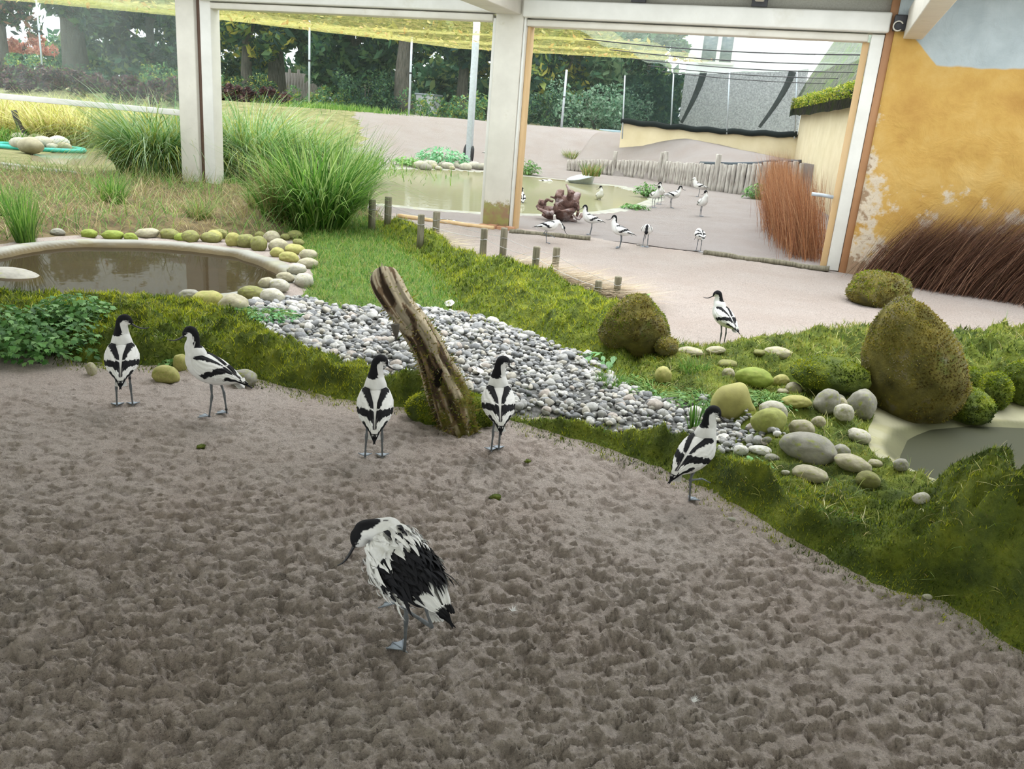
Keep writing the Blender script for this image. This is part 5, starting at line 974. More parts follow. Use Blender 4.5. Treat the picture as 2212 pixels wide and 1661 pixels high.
# short posts in two rows
PO = [(803, 431, 497, 'front', 'far left'), (837, 425, 492, 'back', 'far left'), (908, 463, 516, 'front', 'second'), (941, 457, 512, 'back', 'second'), (1042, 493, 565, 'front', 'third'), (1085, 492, 560, 'back', 'third'), (1153, 532, 612, 'front', 'fourth'), (1198, 534, 590, 'back', 'fourth'), (1289, 606, 652, 'front', 'right end'), (1330, 597, 650, 'back', 'right end')]
tops = {'front': [], 'back': []}
for k, (px, yt_, yb_, row, nth_) in enumerate(PO):
    p = on(px, yb_); D = depth(p); r = 7.6 * D / FOC; V0 = plane_pt(px + (yb_ - yt_) * .02, yt_, p[1]); hh = V0[2] - p[2]; V, F = tube([[0, 0, -.08], [0, 0, hh * .4], [0, 0, hh * .97], [0, 0, hh]], [r * 1.04, r, r, r * .9], 12)
    V[:, :2] *= 1 + .10 * (vn(V[:, 0] * 90 + k, V[:, 1] * 90, V[:, 2] * 3)[:, None] - .5); rowd = 'front row' if row == 'front' else 'back row'
    e = emp('short_post', p, RS.rand() * 6, label='short weathered round post, %s of the %s' % (nth_ if nth_ != 'far left' else 'first one at the tall grass', rowd) if nth_ != 'right end' else 'short weathered round post, %s, last before the domed mossy boulder' % rowd, cat='post')
    ob('post', mesh('post', V, F), M['oldwood'], parent=e); dx = p + (V0 - p) * .72; V, F = tube([np.array([(r + .003) * math.cos(a), (r + .003) * math.sin(a), hh * .68 + .006 * math.sin(a * 2)]) for a in np.linspace(0, 2 * PI, 17)], .0022, 5, False); ob('wire_loop', mesh('wire_loop', V, F), M['wire'], parent=e); tops[row].append(dx)
for row in tops:
    P_ = tops[row]; pts = []
    for a, c in zip(P_[:-1], P_[1:]):
        for q_ in np.linspace(0, 1, 7)[:-1]: pts.append(a * (1 - q_) + c * q_ - [0, 0, .10 * q_ * (1 - q_)])
    pts.append(P_[-1]); o0 = pts[0]; V, F = tube(np.array(pts) - o0, .0022, 5, False); ob('fence_wire', mesh('fence_wire', V, F), M['wire'], loc=o0, label='thin slack wire strung along the %s row of short posts' % row, cat='wire')
print('STONES OK')

# ------------------------------------------------------------------ leafy plants
def leafy(p, n, r, h, size, cols, label, name='leafy_plant', lobes=3):
    """stems with lobed leaflets"""
    a = RS.rand(n) * 2 * PI; q = r * np.sqrt(RS.rand(n)); hh = h * RS.uniform(.25, 1, n) * (1 - .45 * (q / r) ** 2); C = np.stack([q * np.cos(a), q * np.sin(a) * .8, hh], 1); V = []; F = []
    T_ = np.array([(0, 0), (.28, .16), (.5, .5), (.32, .52), (.2, 1.0), (0, .72), (-.2, 1.0), (-.32, .52), (-.5, .5), (-.28, .16)]) if lobes == 3 else np.array([(0, 0), (.22, .2), (.3, .5), (.18, .8), (0, 1.1), (-.18, .8), (-.3, .5), (-.22, .2)])
    m_ = len(T_); az = a + RS.normal(0, .8, n); tl = RS.uniform(-.2, .9, n)
    for i in range(n):
        s_ = size * RS.uniform(.6, 1.25); d_ = np.array([math.cos(az[i]) * math.cos(tl[i]), math.sin(az[i]) * math.cos(tl[i]), -math.sin(tl[i]) * .6]); w_ = np.array([-math.sin(az[i]), math.cos(az[i]), RS.uniform(-.3, .3)])
        P_ = C[i] + (T_[:, :1] * w_ + T_[:, 1:] * d_) * s_; P_[:, 2] += -.25 * s_ * T_[:, 1] ** 2 + .12 * s_ * np.abs(T_[:, 0]); V.append(P_)
    F = (np.arange(n)[:, None] * m_ + np.arange(m_)).astype(int); e = emp(name, p, label=label, cat='plant')
    ob('leaves', mesh('leaves', np.concatenate(V), F, palette(cols, n, m_, .2), False), M['leafattr'], parent=e, kind='stuff' if n > 60 else None)
    k = min(n, 160); sel = RS.choice(n, k, False); b0 = C[sel] * [.35, .35, 0]; V, F, per = [], [], 0; parts = [tube(np.array([b0[j], (b0[j] + C[sel[j]]) / 2 + [0, 0, .02], C[sel[j]]]), [.003, .002, .0015], 4, False) for j in range(k)]
    V, F, _ = join(parts); ob('stems', mesh('stems', V, F), flat('plant_stem', (.16, .28, .05)), parent=e); return e
LG = [(.05, .15, .03), (.09, .23, .05), (.14, .31, .08), (.20, .38, .12)]
leafy(on(60, 700) + [0, .05, 0], 1500, .45, .26, .035, LG, 'bushy bright green parsley like plant at the left above the sand', 'leafy_plant')
leafy(on(160, 690), 420, .22, .16, .036, LG, 'fresh lobed leaves spilling over the bank left of the first wading bird'); leafy(on(-40, 705), 900, .4, .28, .035, LG, 'green leafy plant cut by the left picture edge')
leafy(on(572, 686), 420, .26, .06, .026, [(.06, .20, .06), (.10, .30, .09), (.16, .38, .14)], 'low ferny green patch at the left end of the gravel')
leafy(on(1410, 850), 420, .36, .05, .024, LG, 'spreading small leaved creeper at the right edge of the gravel'); leafy(on(1520, 868), 260, .24, .06, .024, LG, 'small leafy patch left of the pear shaped cobble')
leafy(on(1618, 1035), 16, .07, .09, .075, [(.24, .50, .20), (.30, .58, .26)], 'pale green weed with pointed leaves below the long grey cobble', lobes=1); leafy(on(1298, 783), 16, .12, .07, .08, [(.22, .46, .18), (.3, .55, .28)], 'broad leaved weed at the gravel edge below the domed boulder', lobes=1)
leafy(on(1660, 868), 200, .2, .05, .024, LG, 'small clover patch right of the pear shaped cobble'); leafy(on(1368, 752) + [.06, .16, .34], 5, .04, .05, .08, [(.30, .52, .16)], 'two leaf seedling on top of the domed mossy boulder', lobes=1)
leafy(on(372, 790), 60, .07, .06, .024, LG, 'tiny lobed weed between the wading birds at the left'); leafy(on(445, 755), 50, .07, .06, .024, LG, 'tiny weed on the edging behind the second wading bird')
clump(on(1730, 742), 160, .3, .13, GREEN + STRAW, 'sparse thin grass tuft at the sand edge left of the tall boulder', (.3, 1.2), .003)
clump(on(1500, 800), 120, .2, .10, GREEN, 'short grass tuft right of the yellow green stone', (.6, 1.6), .004); clump(on(1320, 830), 160, .2, .12, GREEN, 'grass tuft at the right gravel edge', (.6, 1.6), .004); clump(on(1497, 930), 22, .04, .20, GREEN, 'few broad grass blades behind the neck of the right wading bird', (.1, .6), .009)
q = yp(955, 358); leafy(q, 620, .75, .55, .10, [(.14, .42, .20), (.22, .52, .28), (.32, .60, .36)], 'bushy bright green plant at the far shore of the yard pond', lobes=1); leafy(yp(885, 358), 260, .5, .25, .09, [(.2, .45, .12), (.3, .52, .2)], 'low green plant left of the bushy one at the far pond shore', lobes=1)
leafy(yp(1138, 378), 160, .35, .45, .10, LG, 'green weed at the far pond shore right of the middle post', lobes=1); leafy(yp(1400, 425), 160, .3, .35, .09, LG, 'small green weed at the right tip of the yard pond', lobes=1); leafy(yp(1370, 452), 90, .28, .12, .07, LG, 'flat green weed on the sand below the pond tip', lobes=1)
leafy(yp(1738, 528), 40, .15, .35, .10, LG, 'green sprout at the foot of the outside brushwood', lobes=1); leafy(yp(1635, 430), 300, .35, .4, .08, LG, 'green weed between palisade and brushwood', lobes=1)
for k, (a, b, lab) in enumerate(((1232, 350, 'small grass tuft at the left end of the palisade'), (1280, 347, 'green grass tuft above the low palisade logs'), (1395, 322, 'grass growing above the palisade left part'), (1580, 330, 'brownish grass tuft above the palisade right part'), (1500, 325, 'thin grass along the foot of the back wall'))): clump(yp(a, b), 200, .5, .35, GREEN + STRAW, lab, (.5, 1.6), .014, seg=3)
# stones round the ponds outside
e = emp('shore_stones', yp(985, 362), label='loose row of pale stones on the far shore of the yard pond', cat='stones')
for k in range(16):
    q = yp(900 + k * 9.5, 362 + (k % 3) * 2.2); s_ = RS.uniform(.09, .2); V, F = rock(2, 70 + k, .25); ob('stone', mesh('stone', V * [s_, s_ * .8, s_ * .65], F), stmat(['tan', 'pale', 'grey', 'pale'][k % 4]), parent=e, loc=q - np.array(e.location) + [0, 0, s_ * .4])
e = emp('stone_ring', yp(85, 322), label='ring of pale rounded stones on a turquoise tray at the reed pond', cat='stones')
for k, (a, b, w, c) in enumerate(((45, 305, .20, 'pale'), (42, 318, .20, 'pale'), (66, 318, .22, 'tan'), (80, 308, .2, 'tan'), (95, 319, .24, 'pale'), (104, 306, .16, 'pale'), (122, 304, .26, 'pale'), (128, 317, .24, 'white'), (113, 321, .12, 'pale'), (68, 327, .26, 'tan'), (140, 326, .16, 'tan'))):
    q = yp(a, b + 6); V, F = rock(3, 80 + k, .18); ob('stone', mesh('stone', V * [w, w * .7, w * .6], F), stmat(c), parent=e, loc=q - np.array(e.location) + [0, 0, w * .45 + .05])
V, F = tube([[math.cos(a) * .95, math.sin(a) * .6, .04] for a in np.linspace(0, 2 * PI, 25)], .05, 6, False); ob('tray_rim', mesh('tray_rim', V, F), flat('turquoise_tray', (.05, .50, .42), .5), parent=e)
q = yp(70, 312); o0 = q; pts = [plane_pt(a, b, q[1]) - o0 for a, b in ((72, 312), (62, 297), (48, 280), (38, 262), (30, 238))]; V, F = tube(crom(pts, 16), .065, 9); ob('bent_pipe', mesh('bent_pipe', V, F), M['black'], loc=o0, label='black bent pipe rising from the stone ring', cat='pipe')
# drift root on the sand, basin, small dead bushes
p, _, _ = yon(1215, 478); e = emp('root_stump', p, label='gnarled reddish brown root stump lying beside the pond', cat='root'); rb = matn('root_wood', [(.3, (.06, .03, .025)), (.5, (.20, .11, .09)), (.7, (.42, .36, .36))], sc=6, det=7, rough=.7, bs=1, bd=.03)
D = depth(p); parts = []
for (a, b, a2, b2, r1, r2) in ((1215, 470, 1232, 440, 15, 20), (1232, 440, 1205, 428, 15, 13), (1240, 445, 1248, 420, 10, 7), (1215, 460, 1175, 452, 9, 7), (1175, 452, 1160, 443, 8, 5), (1205, 428, 1218, 416, 9, 6), (1175, 440, 1166, 436, 7, 5), (1195, 468, 1172, 462, 7, 4), (1178, 436, 1194, 433, 3, 2), (1222, 455, 1200, 448, 10, 9), (1230, 430, 1238, 417, 8, 6), (1225, 475, 1208, 462, 9, 9)):
    A = plane_pt(a, b, p[1] + RS.uniform(-.1, .15)) - p; B = plane_pt(a2, b2, p[1] + RS.uniform(-.15, .15)) - p; mid = (A + B) / 2 + RS.normal(0, .03, 3); cpt = crom([A, mid, B], 8); V, F = tube(cpt, np.interp(np.linspace(0, 1, 8), [0, .5, 1], [r1, (r1 + r2) / 2 * 1.1, r2]) * D / FOC, 10)
    V = V * (1 + .22 * (fbm(V[:, 0] * 14, V[:, 1] * 14, V[:, 2] * 14, 2, 4) - .5))[:, None]; parts.append((V, F))
for k in range(26):
    cx_, cy_ = RS.choice([1232, 1225, 1240, 1215, 1195]) + RS.normal(0, 8), 450 + RS.normal(0, 13); A = plane_pt(cx_, min(cy_, 474), p[1] + RS.uniform(-.25, .1)) - p; B = A + RS.normal(0, 1, 3) * [.10, .08, .10]; B[2] = max(B[2], .03); V, F = tube(crom([A, (A + B) / 2 + RS.normal(0, .03, 3), B], 6), np.linspace(5, 2, 6) * D / FOC * RS.uniform(.7, 1.3), 7); parts.append((V, F))
V, F, _ = join(parts); ob('root', mesh('root', V, F), rb, parent=e)
q = yp(1258, 402); V = []; F = []; N = 24
for (r_, z_) in ((.24, 0), (.33, .20), (.35, .22), (.31, .19), (.22, .02)): V += [[r_ * math.cos(a) * 1.1, r_ * math.sin(a), z_] for a in np.arange(N) * 2 * PI / N]
for j in range(4): F += [[j * N + i, j * N + (i + 1) % N, (j + 1) * N + (i + 1) % N, (j + 1) * N + i] for i in range(N)]
ob('feeding_basin', mesh('feeding_basin', np.array(V), np.array(F)), M['steel'], loc=q, rot=(.1, -.25, 0), label='shallow grey metal basin at the back edge of the yard pond', cat='basin')
for (a, b, s_, lab) in ((934, 298, .42, 'dark clod of moss and twigs on the left of the sand mound'), (1203, 321, .22, 'small dark clod on the sand mound right of the middle post'), (1378, 640, .0, '')):
    if s_:
        q = yp(a, b); V, F = rock(3, int(a), .6, 2.4, .55, .4); ob('moss_clod', mesh('moss_clod', V * s_, F), matn('clod', [(.35, (.07, .06, .05)), (.6, (.24, .24, .14))], sc=8, rough=1, bs=1), loc=q + [0, 0, s_ * .2], label=lab, cat='clod')
for (a, b, s_, lab) in ((435, 968, .018, 'tiny moss crumb on the sand below the second wading bird'), (1070, 1077, .020, 'tiny moss crumb on the open sand right of the hunched bird'), (1140, 998, .014, 'tiny moss crumb below the middle wading bird'), (90, 785, .016, 'small black clump on the sand at the left')):
    q = on(a, b); V, F = rock(2, int(a), .9, 3, .6); ob('crumb', mesh('crumb', V * s_, F), M['moss'] if a != 90 else M['black'], loc=q + [0, 0, s_ * .4], label=lab, cat='crumb')
for (a, b, lab) in ((1497, 1525, 'small white down feather on the dark foreground sand'), (1106, 1328, 'small white down feather right of the hunched bird')):
    q = on(a, b); n = 26; V, F, per = ribs(np.zeros((n, 3)) + [0, 0, .004], RS.normal(1.2, .6, n), RS.uniform(.012, .028, n), np.full(n, .0016), RS.uniform(.8, 1.3, n), RS.uniform(1.0, 1.9, n), 3); ob('down_feather', mesh('down_feather', V, F, palette([(.8, .8, .8)], n, per, .05), False), M['feather'], loc=q + [0, 0, .008], label=lab, cat='feather')
print('DETAIL OK')

# ------------------------------------------------------------------ wading birds
BODY = np.array([  # x, z, half width, half height   (before the body is pitched)
    (-.150, .004, .010, .005), (-.130, .004, .020, .012), (-.100, .000, .034, .026), (-.060, -.004, .050, .044), (-.010, -.008, .063, .058), (.040, -.006, .066, .062), (.078, .002, .056, .056)])
def bird(px, py, heading, pitch=24, yaw=0, neck='up', s=1.0, legs=((-.02, .028), (.02, -.028)), lift=None, res=1, label='', group=None, wet=0, rings=(), ruff=False, z0=None, bob=0, sit=0, black=1.0):
    if z0 is None: p = on(px, py) if toL(*G(px, py)[:2])[1] < 0 else yon(px, py)[0]
    else: p = G(px, py, z0)
    p = p + [0, 0, .006 if res > 0 else 0]; e = emp('wading_bird', p, math.radians(heading), label=label, cat='bird', group=group)
    th = math.radians(pitch); ct, st = math.cos(th), math.sin(th); zc = ((.240 if ruff else .225) if not sit else .06) - wet
    def bf(x, z): return np.array([x * ct - z * st, 0, x * st + z * ct + zc])
    ctrl = [[*bf(x, z), w, h, 0.] for x, z, w, h in BODY]; yw = math.radians(yaw); d = np.array([math.cos(yw), math.sin(yw), 0]); nb_ = bf(.100, .026)
    if neck == 'up': N = [nb_ + [0, 0, .012], nb_ + [.012, 0, .042], nb_ + np.array([.006, 0, .074]) + d * .002, nb_ + np.array([.002, 0, .100]) + d * .006]; R_ = [(.046, .046), (.034, .036), (.025, .029), (.0225, .026)]; dp = -.42
    elif neck == 'mid': N = [nb_ + [0, 0, .010], nb_ + [.016, 0, .036], nb_ + np.array([.014, 0, .062]) + d * .004, nb_ + np.array([.012, 0, .082]) + d * .008]; R_ = [(.046, .046), (.036, .038), (.027, .030), (.023, .026)]; dp = -.4
    elif neck == 'down': N = [nb_ + [.020, 0, .0], nb_ + [.050, 0, -.004], nb_ + np.array([.072, 0, -.020]), nb_ + np.array([.085, 0, -.045])]; R_ = [(.040, .040), (.026, .026), (.020, .020), (.018, .020)]; dp = -.9
    else: N = [nb_ + [-.004, .006, .006], nb_ + np.array([.006, .018, .014]), nb_ + np.array([.008, .026, .020]) + d * .012, nb_ + np.array([.008, .03, .018]) + d * .026]; R_ = [(.050, .048), (.038, .036), (.028, .028), (.026, .027)]; dp = -1.05
    for k, (q, r_) in enumerate(zip(N, R_)): ctrl.append([*q, *r_, yw * min(1, (k + .5) / 3.2)])
    T = N[-1]; dd = d * math.cos(dp) + np.array([0, 0, math.sin(dp)]); upd = np.array([0, 0, 1.]) if neck != 'down' else np.array([.6, 0, .6])
    if neck == 'down': H_ = [T + dd * .012, T + dd * .026, T + dd * .040, T + dd * .050]
    elif neck == 'hunch': H_ = [T + dd * .012, T + dd * .027, T + dd * .042, T + dd * .053]
    else: H_ = [T + np.array([0, 0, .014]) + dd * .006, T + np.array([0, 0, .020]) + dd * .020, T + np.array([0, 0, .016]) + dd * .034, T + np.array([0, 0, .010]) + dd * .046]
    for q, r_ in zip(H_, ((.0235, .0255), (.0225, .0250), (.0160, .0180), (.0062, .0068))): ctrl.append([*q, *r_, yw])
    ctrl = np.array(ctrl); NR, NS = (150, 56) if res > 1 else ((90, 32) if res == 1 else (48, 18)); C_ = crom(ctrl, NR); pos = C_[:, :3]; t_ = np.gradient(pos, axis=0); t_ /= np.linalg.norm(t_, axis=1)[:, None]
    # smooth tangents where the neck turns into the head
    for _ in range(6): t_[1:-1] = (t_[:-2] + 2 * t_[1:-1] + t_[2:]); t_ /= np.linalg.norm(t_, axis=1)[:, None]
    lat = np.stack([-np.sin(C_[:, 5]), np.cos(C_[:, 5]), np.zeros(NR)], 1); lat -= t_ * (lat * t_).sum(1)[:, None]; lat /= np.linalg.norm(lat, axis=1)[:, None]; upv = np.cross(t_, lat)
    ph = np.arange(NS) * 2 * PI / NS; w_ = np.maximum(C_[:, 3], .002); h_ = np.maximum(C_[:, 4], .002)
    V = pos[:, None] + w_[:, None, None] * np.sin(ph)[None, :, None] * lat[:, None] + h_[:, None, None] * np.cos(ph)[None, :, None] * upv[:, None]
    V = V.reshape(-1, 3); n_ = len(V); V += (fbm(V[:, 0] * 60, V[:, 1] * 60, V[:, 2] * 60, 2, 3) - .5)[:, None] * .0030
    I = np.arange(NR * NS).reshape(NR, NS); F = np.stack([I[:-1], I[1:], np.roll(I, -1, 1)[1:], np.roll(I, -1, 1)[:-1]], -1).reshape(-1, 4)
    caps = np.concatenate([np.stack([I[0], np.roll(I[0], -1), np.full(NS, n_)], 1), np.stack([np.roll(I[-1], -1), I[-1], np.full(NS, n_ + 1)], 1)]); V = np.concatenate([V, [pos[0], pos[-1]]])
    cs = np.concatenate([[0], np.cumsum(np.linalg.norm(np.diff(ctrl[:, :3], axis=0), axis=1))]); tt = np.linspace(0, cs[-1], NR)       # arc length
    a_n = cs[7]; a_h = cs[10]; end = cs[-1]; Sx = np.repeat(tt, NS); Ph = np.tile(np.where(ph > PI, ph - 2 * PI, ph), NR); ap = np.abs(np.degrees(Ph)); jag = (vn(Ph * 9, Sx * 60, None, 5) - .5)
    WH = np.array([.76, .755, .74]); BK = np.array([.010, .010, .012]); col = np.tile(WH, (len(Sx), 1)) * (1 - .10 * vn(Sx * 90, Ph * 6, None, 8)[:, None])
    nk = (Sx - a_n) / (a_h - a_n); lim = np.interp(nk, [.12, .3, .6, 1.0, 1.25, 1.7], [0, 52, 62, 74, 92, 104]) + jag * 22
    if neck == 'hunch': lim = np.interp(nk, [.45, .7, 1.0, 1.25, 1.7], [0, 58, 74, 86, 92]) + jag * 22
    blk = (nk > .14) & (ap < lim) & (black > 0); blk |= Sx > end - .008; col[blk] = BK
    col = np.concatenate([col, [WH, BK]]); ob('body', mesh('body', V, [F, caps], col), M['feather'], parent=e)
    # folded wings
    for sd in (1, -1):
        nu, nv_ = (84, 34) if res > 1 else ((56, 24) if res == 1 else (28, 12)); S_, T_ = np.meshgrid(np.linspace(0, 1, nu), np.linspace(0, 1, nv_), indexing='ij')
        xb = .088 - S_ * .265; pr = np.array([[-.19, .006, .004, .004], *BODY.tolist(), [.10, .01, .045, .046]]); zc_ = np.interp(xb, pr[:, 0], pr[:, 1]); wb = np.interp(xb, pr[:, 0], pr[:, 2]); hb = np.interp(xb, pr[:, 0], pr[:, 3])
        f0 = np.interp(S_, [0, .12, .4, 1], [52, 20, 7, 2]); f1 = np.interp(S_, [0, .08, .3, .55, .8, 1], [62, 92, 108, 100, 84, 60]) + (4 * np.sin(S_ * 60) * (S_ > .3)); fi = np.radians(f0 + (f1 - f0) * T_)
        off = .0015 + .0075 * np.sin(np.clip(T_, 0, 1) * PI) ** .5 * np.sin(np.clip(S_ * 1.02, 0, 1) * PI) ** .4; tipw = np.interp(S_, [.8, 1], [0, 1]); rib_ = .0011 * np.sin(T_ * 34 + S_ * 9) * (res > 0)
        if ruff: off = off + .006 + .010 * (fbm(S_ * 8, T_ * 7, None, 2, 12 + sd))
        yy = (wb + off + rib_ + .004) * np.sin(fi); zz_ = (hb + off + rib_) * np.cos(fi) + zc_; Vb = np.stack([xb * ct - zz_ * st, sd * yy, xb * st + zz_ * ct + zc], -1).reshape(-1, 3)
        I = np.arange(nu * nv_).reshape(nu, nv_); F = np.stack([I[:-1, :-1], I[1:, :-1], I[1:, 1:], I[:-1, 1:]], -1).reshape(-1, 4)
        if sd < 0: F = F[:, ::-1]
        s_ = (S_ + .05 * (vn(T_ * 16 + 3, S_ * 3, None, 21 + sd) - .5) + .02 * (vn(T_ * 44, S_ * 4, None, 22) - .5)).ravel(); fd = np.degrees(fi).ravel() + 6 * (vn(S_.ravel() * 26, T_.ravel() * 3, None, 23) - .5)
        c = np.tile(WH, (len(s_), 1)); c *= (1 - .12 * vn(T_.ravel() * 22, S_.ravel() * 5, None, 24))[:, None]
        sc_f = np.interp(s_, [0, .22, .5], [46, 24, 11]); sw_ = np.interp(s_, [0, .08, .3, .52], [16, 18, 12, 7]); b1 = (np.abs(fd - sc_f) < sw_) & (s_ > .03) & (s_ < .52)
        sb_ = np.interp(fd, [5, 30, 60, 90, 110], [.66, .62, .50, .36, .26]); tb_ = np.interp(fd, [8, 20, 60, 100], [.10, .095, .085, .055]) * (1 + .5 * (vn(T_.ravel() * 14, S_.ravel(), None, 25) - .5)); b2 = np.abs(s_ - sb_) < tb_
        sp_ = np.interp(s_, [.62, 1], [96, 40]); b3 = (s_ > .66) & (fd > sp_ - 26 - 10 * s_) & (T_.ravel() > .66); b4 = s_ > .955
        c[b1 | b2 | b3 | b4] = BK; g_ = (fd < 15) & (s_ > .68) & (s_ < .86); c[g_] = [.06, .055, .06]
        if ruff: c = np.tile(WH, (len(s_), 1)) * (1 - .2 * vn(T_.ravel() * 22, S_.ravel() * 5, None, 24))[:, None]; c[((s_ > .24) & (s_ < .72) & (fd < 82)) | ((s_ > .6) & (fd > 74)) | (s_ > .90)] = BK
        w = ob('wing', mesh('wing', Vb, F, c), M['feather'], parent=e)
        # long flight feathers crossing over the tail
        fv, ff, fc = [], [], []
        for k in range(4):
            a = bf(-.135 - .004 * k, .006 + .006 * k) + [0, sd * (.014 - .002 * k), 0]; b_ = bf(-.205 + .014 * k, .0 + .003 * k) + [0, -sd * (.004 - .003 * k), 0]; q = np.linspace(0, 1, 5)[:, None]; l_ = a * (1 - q) + b_ * q + np.array([0, 0, .004]) * (q * (1 - q)); hw = np.array([.0075, .0085, .007, .005, .0008])[:, None] * np.array([[0, sd, 0]]) + 0
            o_ = len(fv) * 1; vv = np.concatenate([l_ - hw, l_ + hw, l_ + [0, 0, .0025]]); n0 = k * 15; fv.append(vv)
            for j in range(4): ff += [[n0 + j, n0 + j + 1, n0 + 11 + j, n0 + 10 + j], [n0 + 10 + j, n0 + 11 + j, n0 + 6 + j, n0 + 5 + j]]
            fc.append(np.tile(BK if k < 3 else WH, (15, 1)))
        ob('flight_feathers', mesh('flight_feathers', np.concatenate(fv), np.array(ff), np.concatenate(fc)), M['feather'], parent=w)
    # tail
    parts = []
    for k in range(-3, 4):
        a = bf(-.10, -.004); b_ = bf(-.168 + .004 * abs(k), -.016) + [0, k * .0075, 0]; q = np.linspace(0, 1, 4)[:, None]; l_ = a * (1 - q) + b_ * q; hw = np.array([.006, .008, .008, .003])[:, None] * np.array([[0, 1., 0]]); vv = np.concatenate([l_ - hw, l_ + hw]) + [0, 0, -.001 * abs(k)]; parts.append((vv, np.array([[j, j + 1, j + 5, j + 4] for j in range(3)])))
    V, F, _ = join(parts); ob('tail', mesh('tail', V, F, np.tile([.70, .69, .67], (len(V), 1))), M['feather'], parent=e)
    # bill, eyes
    B0 = H_[-1] - dd * .004; q = np.linspace(0, 1, 12); bl_ = .088; mx = .004; pts = B0 + q[:, None] * dd * bl_ + np.array([0, 0, 1.]) * (.012 * q[:, None] ** 2.2) * (1 if neck not in ('down',) else .6) - np.array([0, 0, 1.]) * .010 * np.sin(q[:, None] * PI) * 1.0
    V, F = tube(pts, .0038 * (1 - q) ** .55 + .0007, 8); ob('bill', mesh('bill', V, F), M['bill'], parent=e)
    lh = np.array([-math.sin(yw), math.cos(yw), 0])
    for sd in (1, -1):
        V, F = ICO[2]; ob('eye', mesh('eye', V * .0042 + H_[1] + dd * .008 + lh * sd * .0195 + np.array([0, 0, .003]), F), M['bill'], parent=e)
    if neck in ('up',): pass
    # legs
    if not sit:
        for k, (lx, ly) in enumerate(legs):
            hip = bf(-.012, -.035) + [0, ly * .8, 0]; raised = (lift == k); ankle_h = .105 - wet
            if raised: pts = [hip, hip + [-.035, 0, -.045], hip + [-.070 + .0, 0, -.062], hip + np.array([.0, 0, -.080]), hip + np.array([.045, 0, -.088])]; pts = [hip, hip + np.array([-.05, 0, -.060]), hip + np.array([.05, 0, -.085])] if not ruff else [hip + np.array([-.03, 0, 0]), hip + np.array([-.085, 0, -.10]), hip + np.array([.055, 0, -.105])]; kn = pts[1]
            else: foot = np.array([lx, ly, 0]); kn = foot * .45 + np.array([hip[0], hip[1], 0]) * .55; kn[2] = ankle_h; kn[0] -= .010; pts = [hip, kn, foot + [0, 0, .004]]
            pp = np.array(pts); q1 = np.linspace(0, 1, 7)[:, None]; l1 = pp[0] * (1 - q1) + pp[1] * q1; l2 = pp[1] * (1 - q1) + pp[2] * q1; pts = np.concatenate([l1, l2[1:]]); rd_ = np.concatenate([np.linspace(.0085, .0045, 6), [.0066, .0060], np.linspace(.0044, .0038, 4), [.0045]])
            V, F = tube(pts, rd_[:len(pts)], 8); lo = ob('leg', mesh('leg', V, F), M['leg'], parent=e)
            if not wet:
                f0 = pp[2]; toe = []; tl_ = .050
                for a in (-.62, 0, .62): toe.append(f0 + np.array([math.cos(a) * tl_, math.sin(a) * tl_, 0 if not raised else -.02]))
                zoff = np.array([0, 0, .003]); tv = [f0 + zoff * 1.6, toe[0] + zoff * .3, (toe[0] + toe[1]) / 2 * .9 + f0 * .1 + zoff * .5, toe[1] + zoff * .3, (toe[1] + toe[2]) / 2 * .9 + f0 * .1 + zoff * .5, toe[2] + zoff * .3]; tv2 = [x - [0, 0, .003] for x in tv]
                V = np.array(tv + tv2); F = [np.array([[0, 1, 2], [0, 2, 3], [0, 3, 4], [0, 4, 5], [6, 8, 7], [6, 9, 8], [6, 10, 9], [6, 11, 10]]), np.array([[j, j + 6, j + 7, j + 1] for j in range(1, 5)] + [[0, 6, 7, 1], [5, 11, 6, 0]])]
                tb = [tube([f0 + [0, 0, .004], t1 + [0, 0, .002]], [.0028, .0012], 5) for t1 in toe] + [tube([f0 + [0, 0, .003], f0 + [-.012, 0, .002]], [.002, .001], 5)]
                V, F, _ = join([(V, F)] + tb); ob('foot', mesh('foot', V, F, smooth=False), M['web'], parent=lo)
            for (li, fr_, rz_) in rings:
                if li == k:
                    a = pp[1] * (1 - fr_) + pp[2] * fr_ if fr_ >= 0 else pp[0] * (-fr_) + pp[1] * (1 + fr_); dv2 = (pp[2] - pp[1]) if fr_ >= 0 else (pp[1] - pp[0]); dv2 = dv2 / np.linalg.norm(dv2) * rz_; V, F = tube([a - dv2, a + dv2], .0062, 10); ob('leg_ring', mesh('leg_ring', V, F), M['bill'], parent=lo)
    if ruff:   # loose ruffled feathers over the shoulders and flanks
        n = 520; S1 = RS.rand(n); fi = RS.uniform(-105, 105, n); xb = .095 - S1 * .17; pr = BODY; zc_ = np.interp(xb, pr[:, 0], pr[:, 1]); wb = np.interp(xb, pr[:, 0], pr[:, 2]) + .014; hb = np.interp(xb, pr[:, 0], pr[:, 3]) + .012; f_ = np.radians(fi)
        P0 = np.stack([xb, wb * np.sin(f_), hb * np.cos(f_) + zc_], 1); P1 = np.stack([xb * ct - P0[:, 2] * st, P0[:, 1], xb * st + P0[:, 2] * ct + zc], 1); nn = np.stack([-np.cos(f_) * st, np.sin(f_), np.cos(f_) * ct], 1)
        back = np.array([-ct, 0, -st]) + RS.normal(0, .22, (n, 3)); ln = RS.uniform(.03, .062, n); sdv = np.cross(back, nn); sdv /= np.linalg.norm(sdv, axis=1)[:, None]; sdv *= RS.uniform(.004, .0075, (n, 1)); q = np.linspace(0, 1, 6); Vs = []
        for j, q_ in enumerate(q): m_ = P1 + back * (ln * q_)[:, None] + nn * (.010 * math.sin(q_ * PI * .9) - .006 * q_)[..., None] * 1.0; w1 = sdv * (math.sin(min(1, q_ * .9 + .18) * PI) ** .8); Vs += [m_ - w1, m_ + w1]
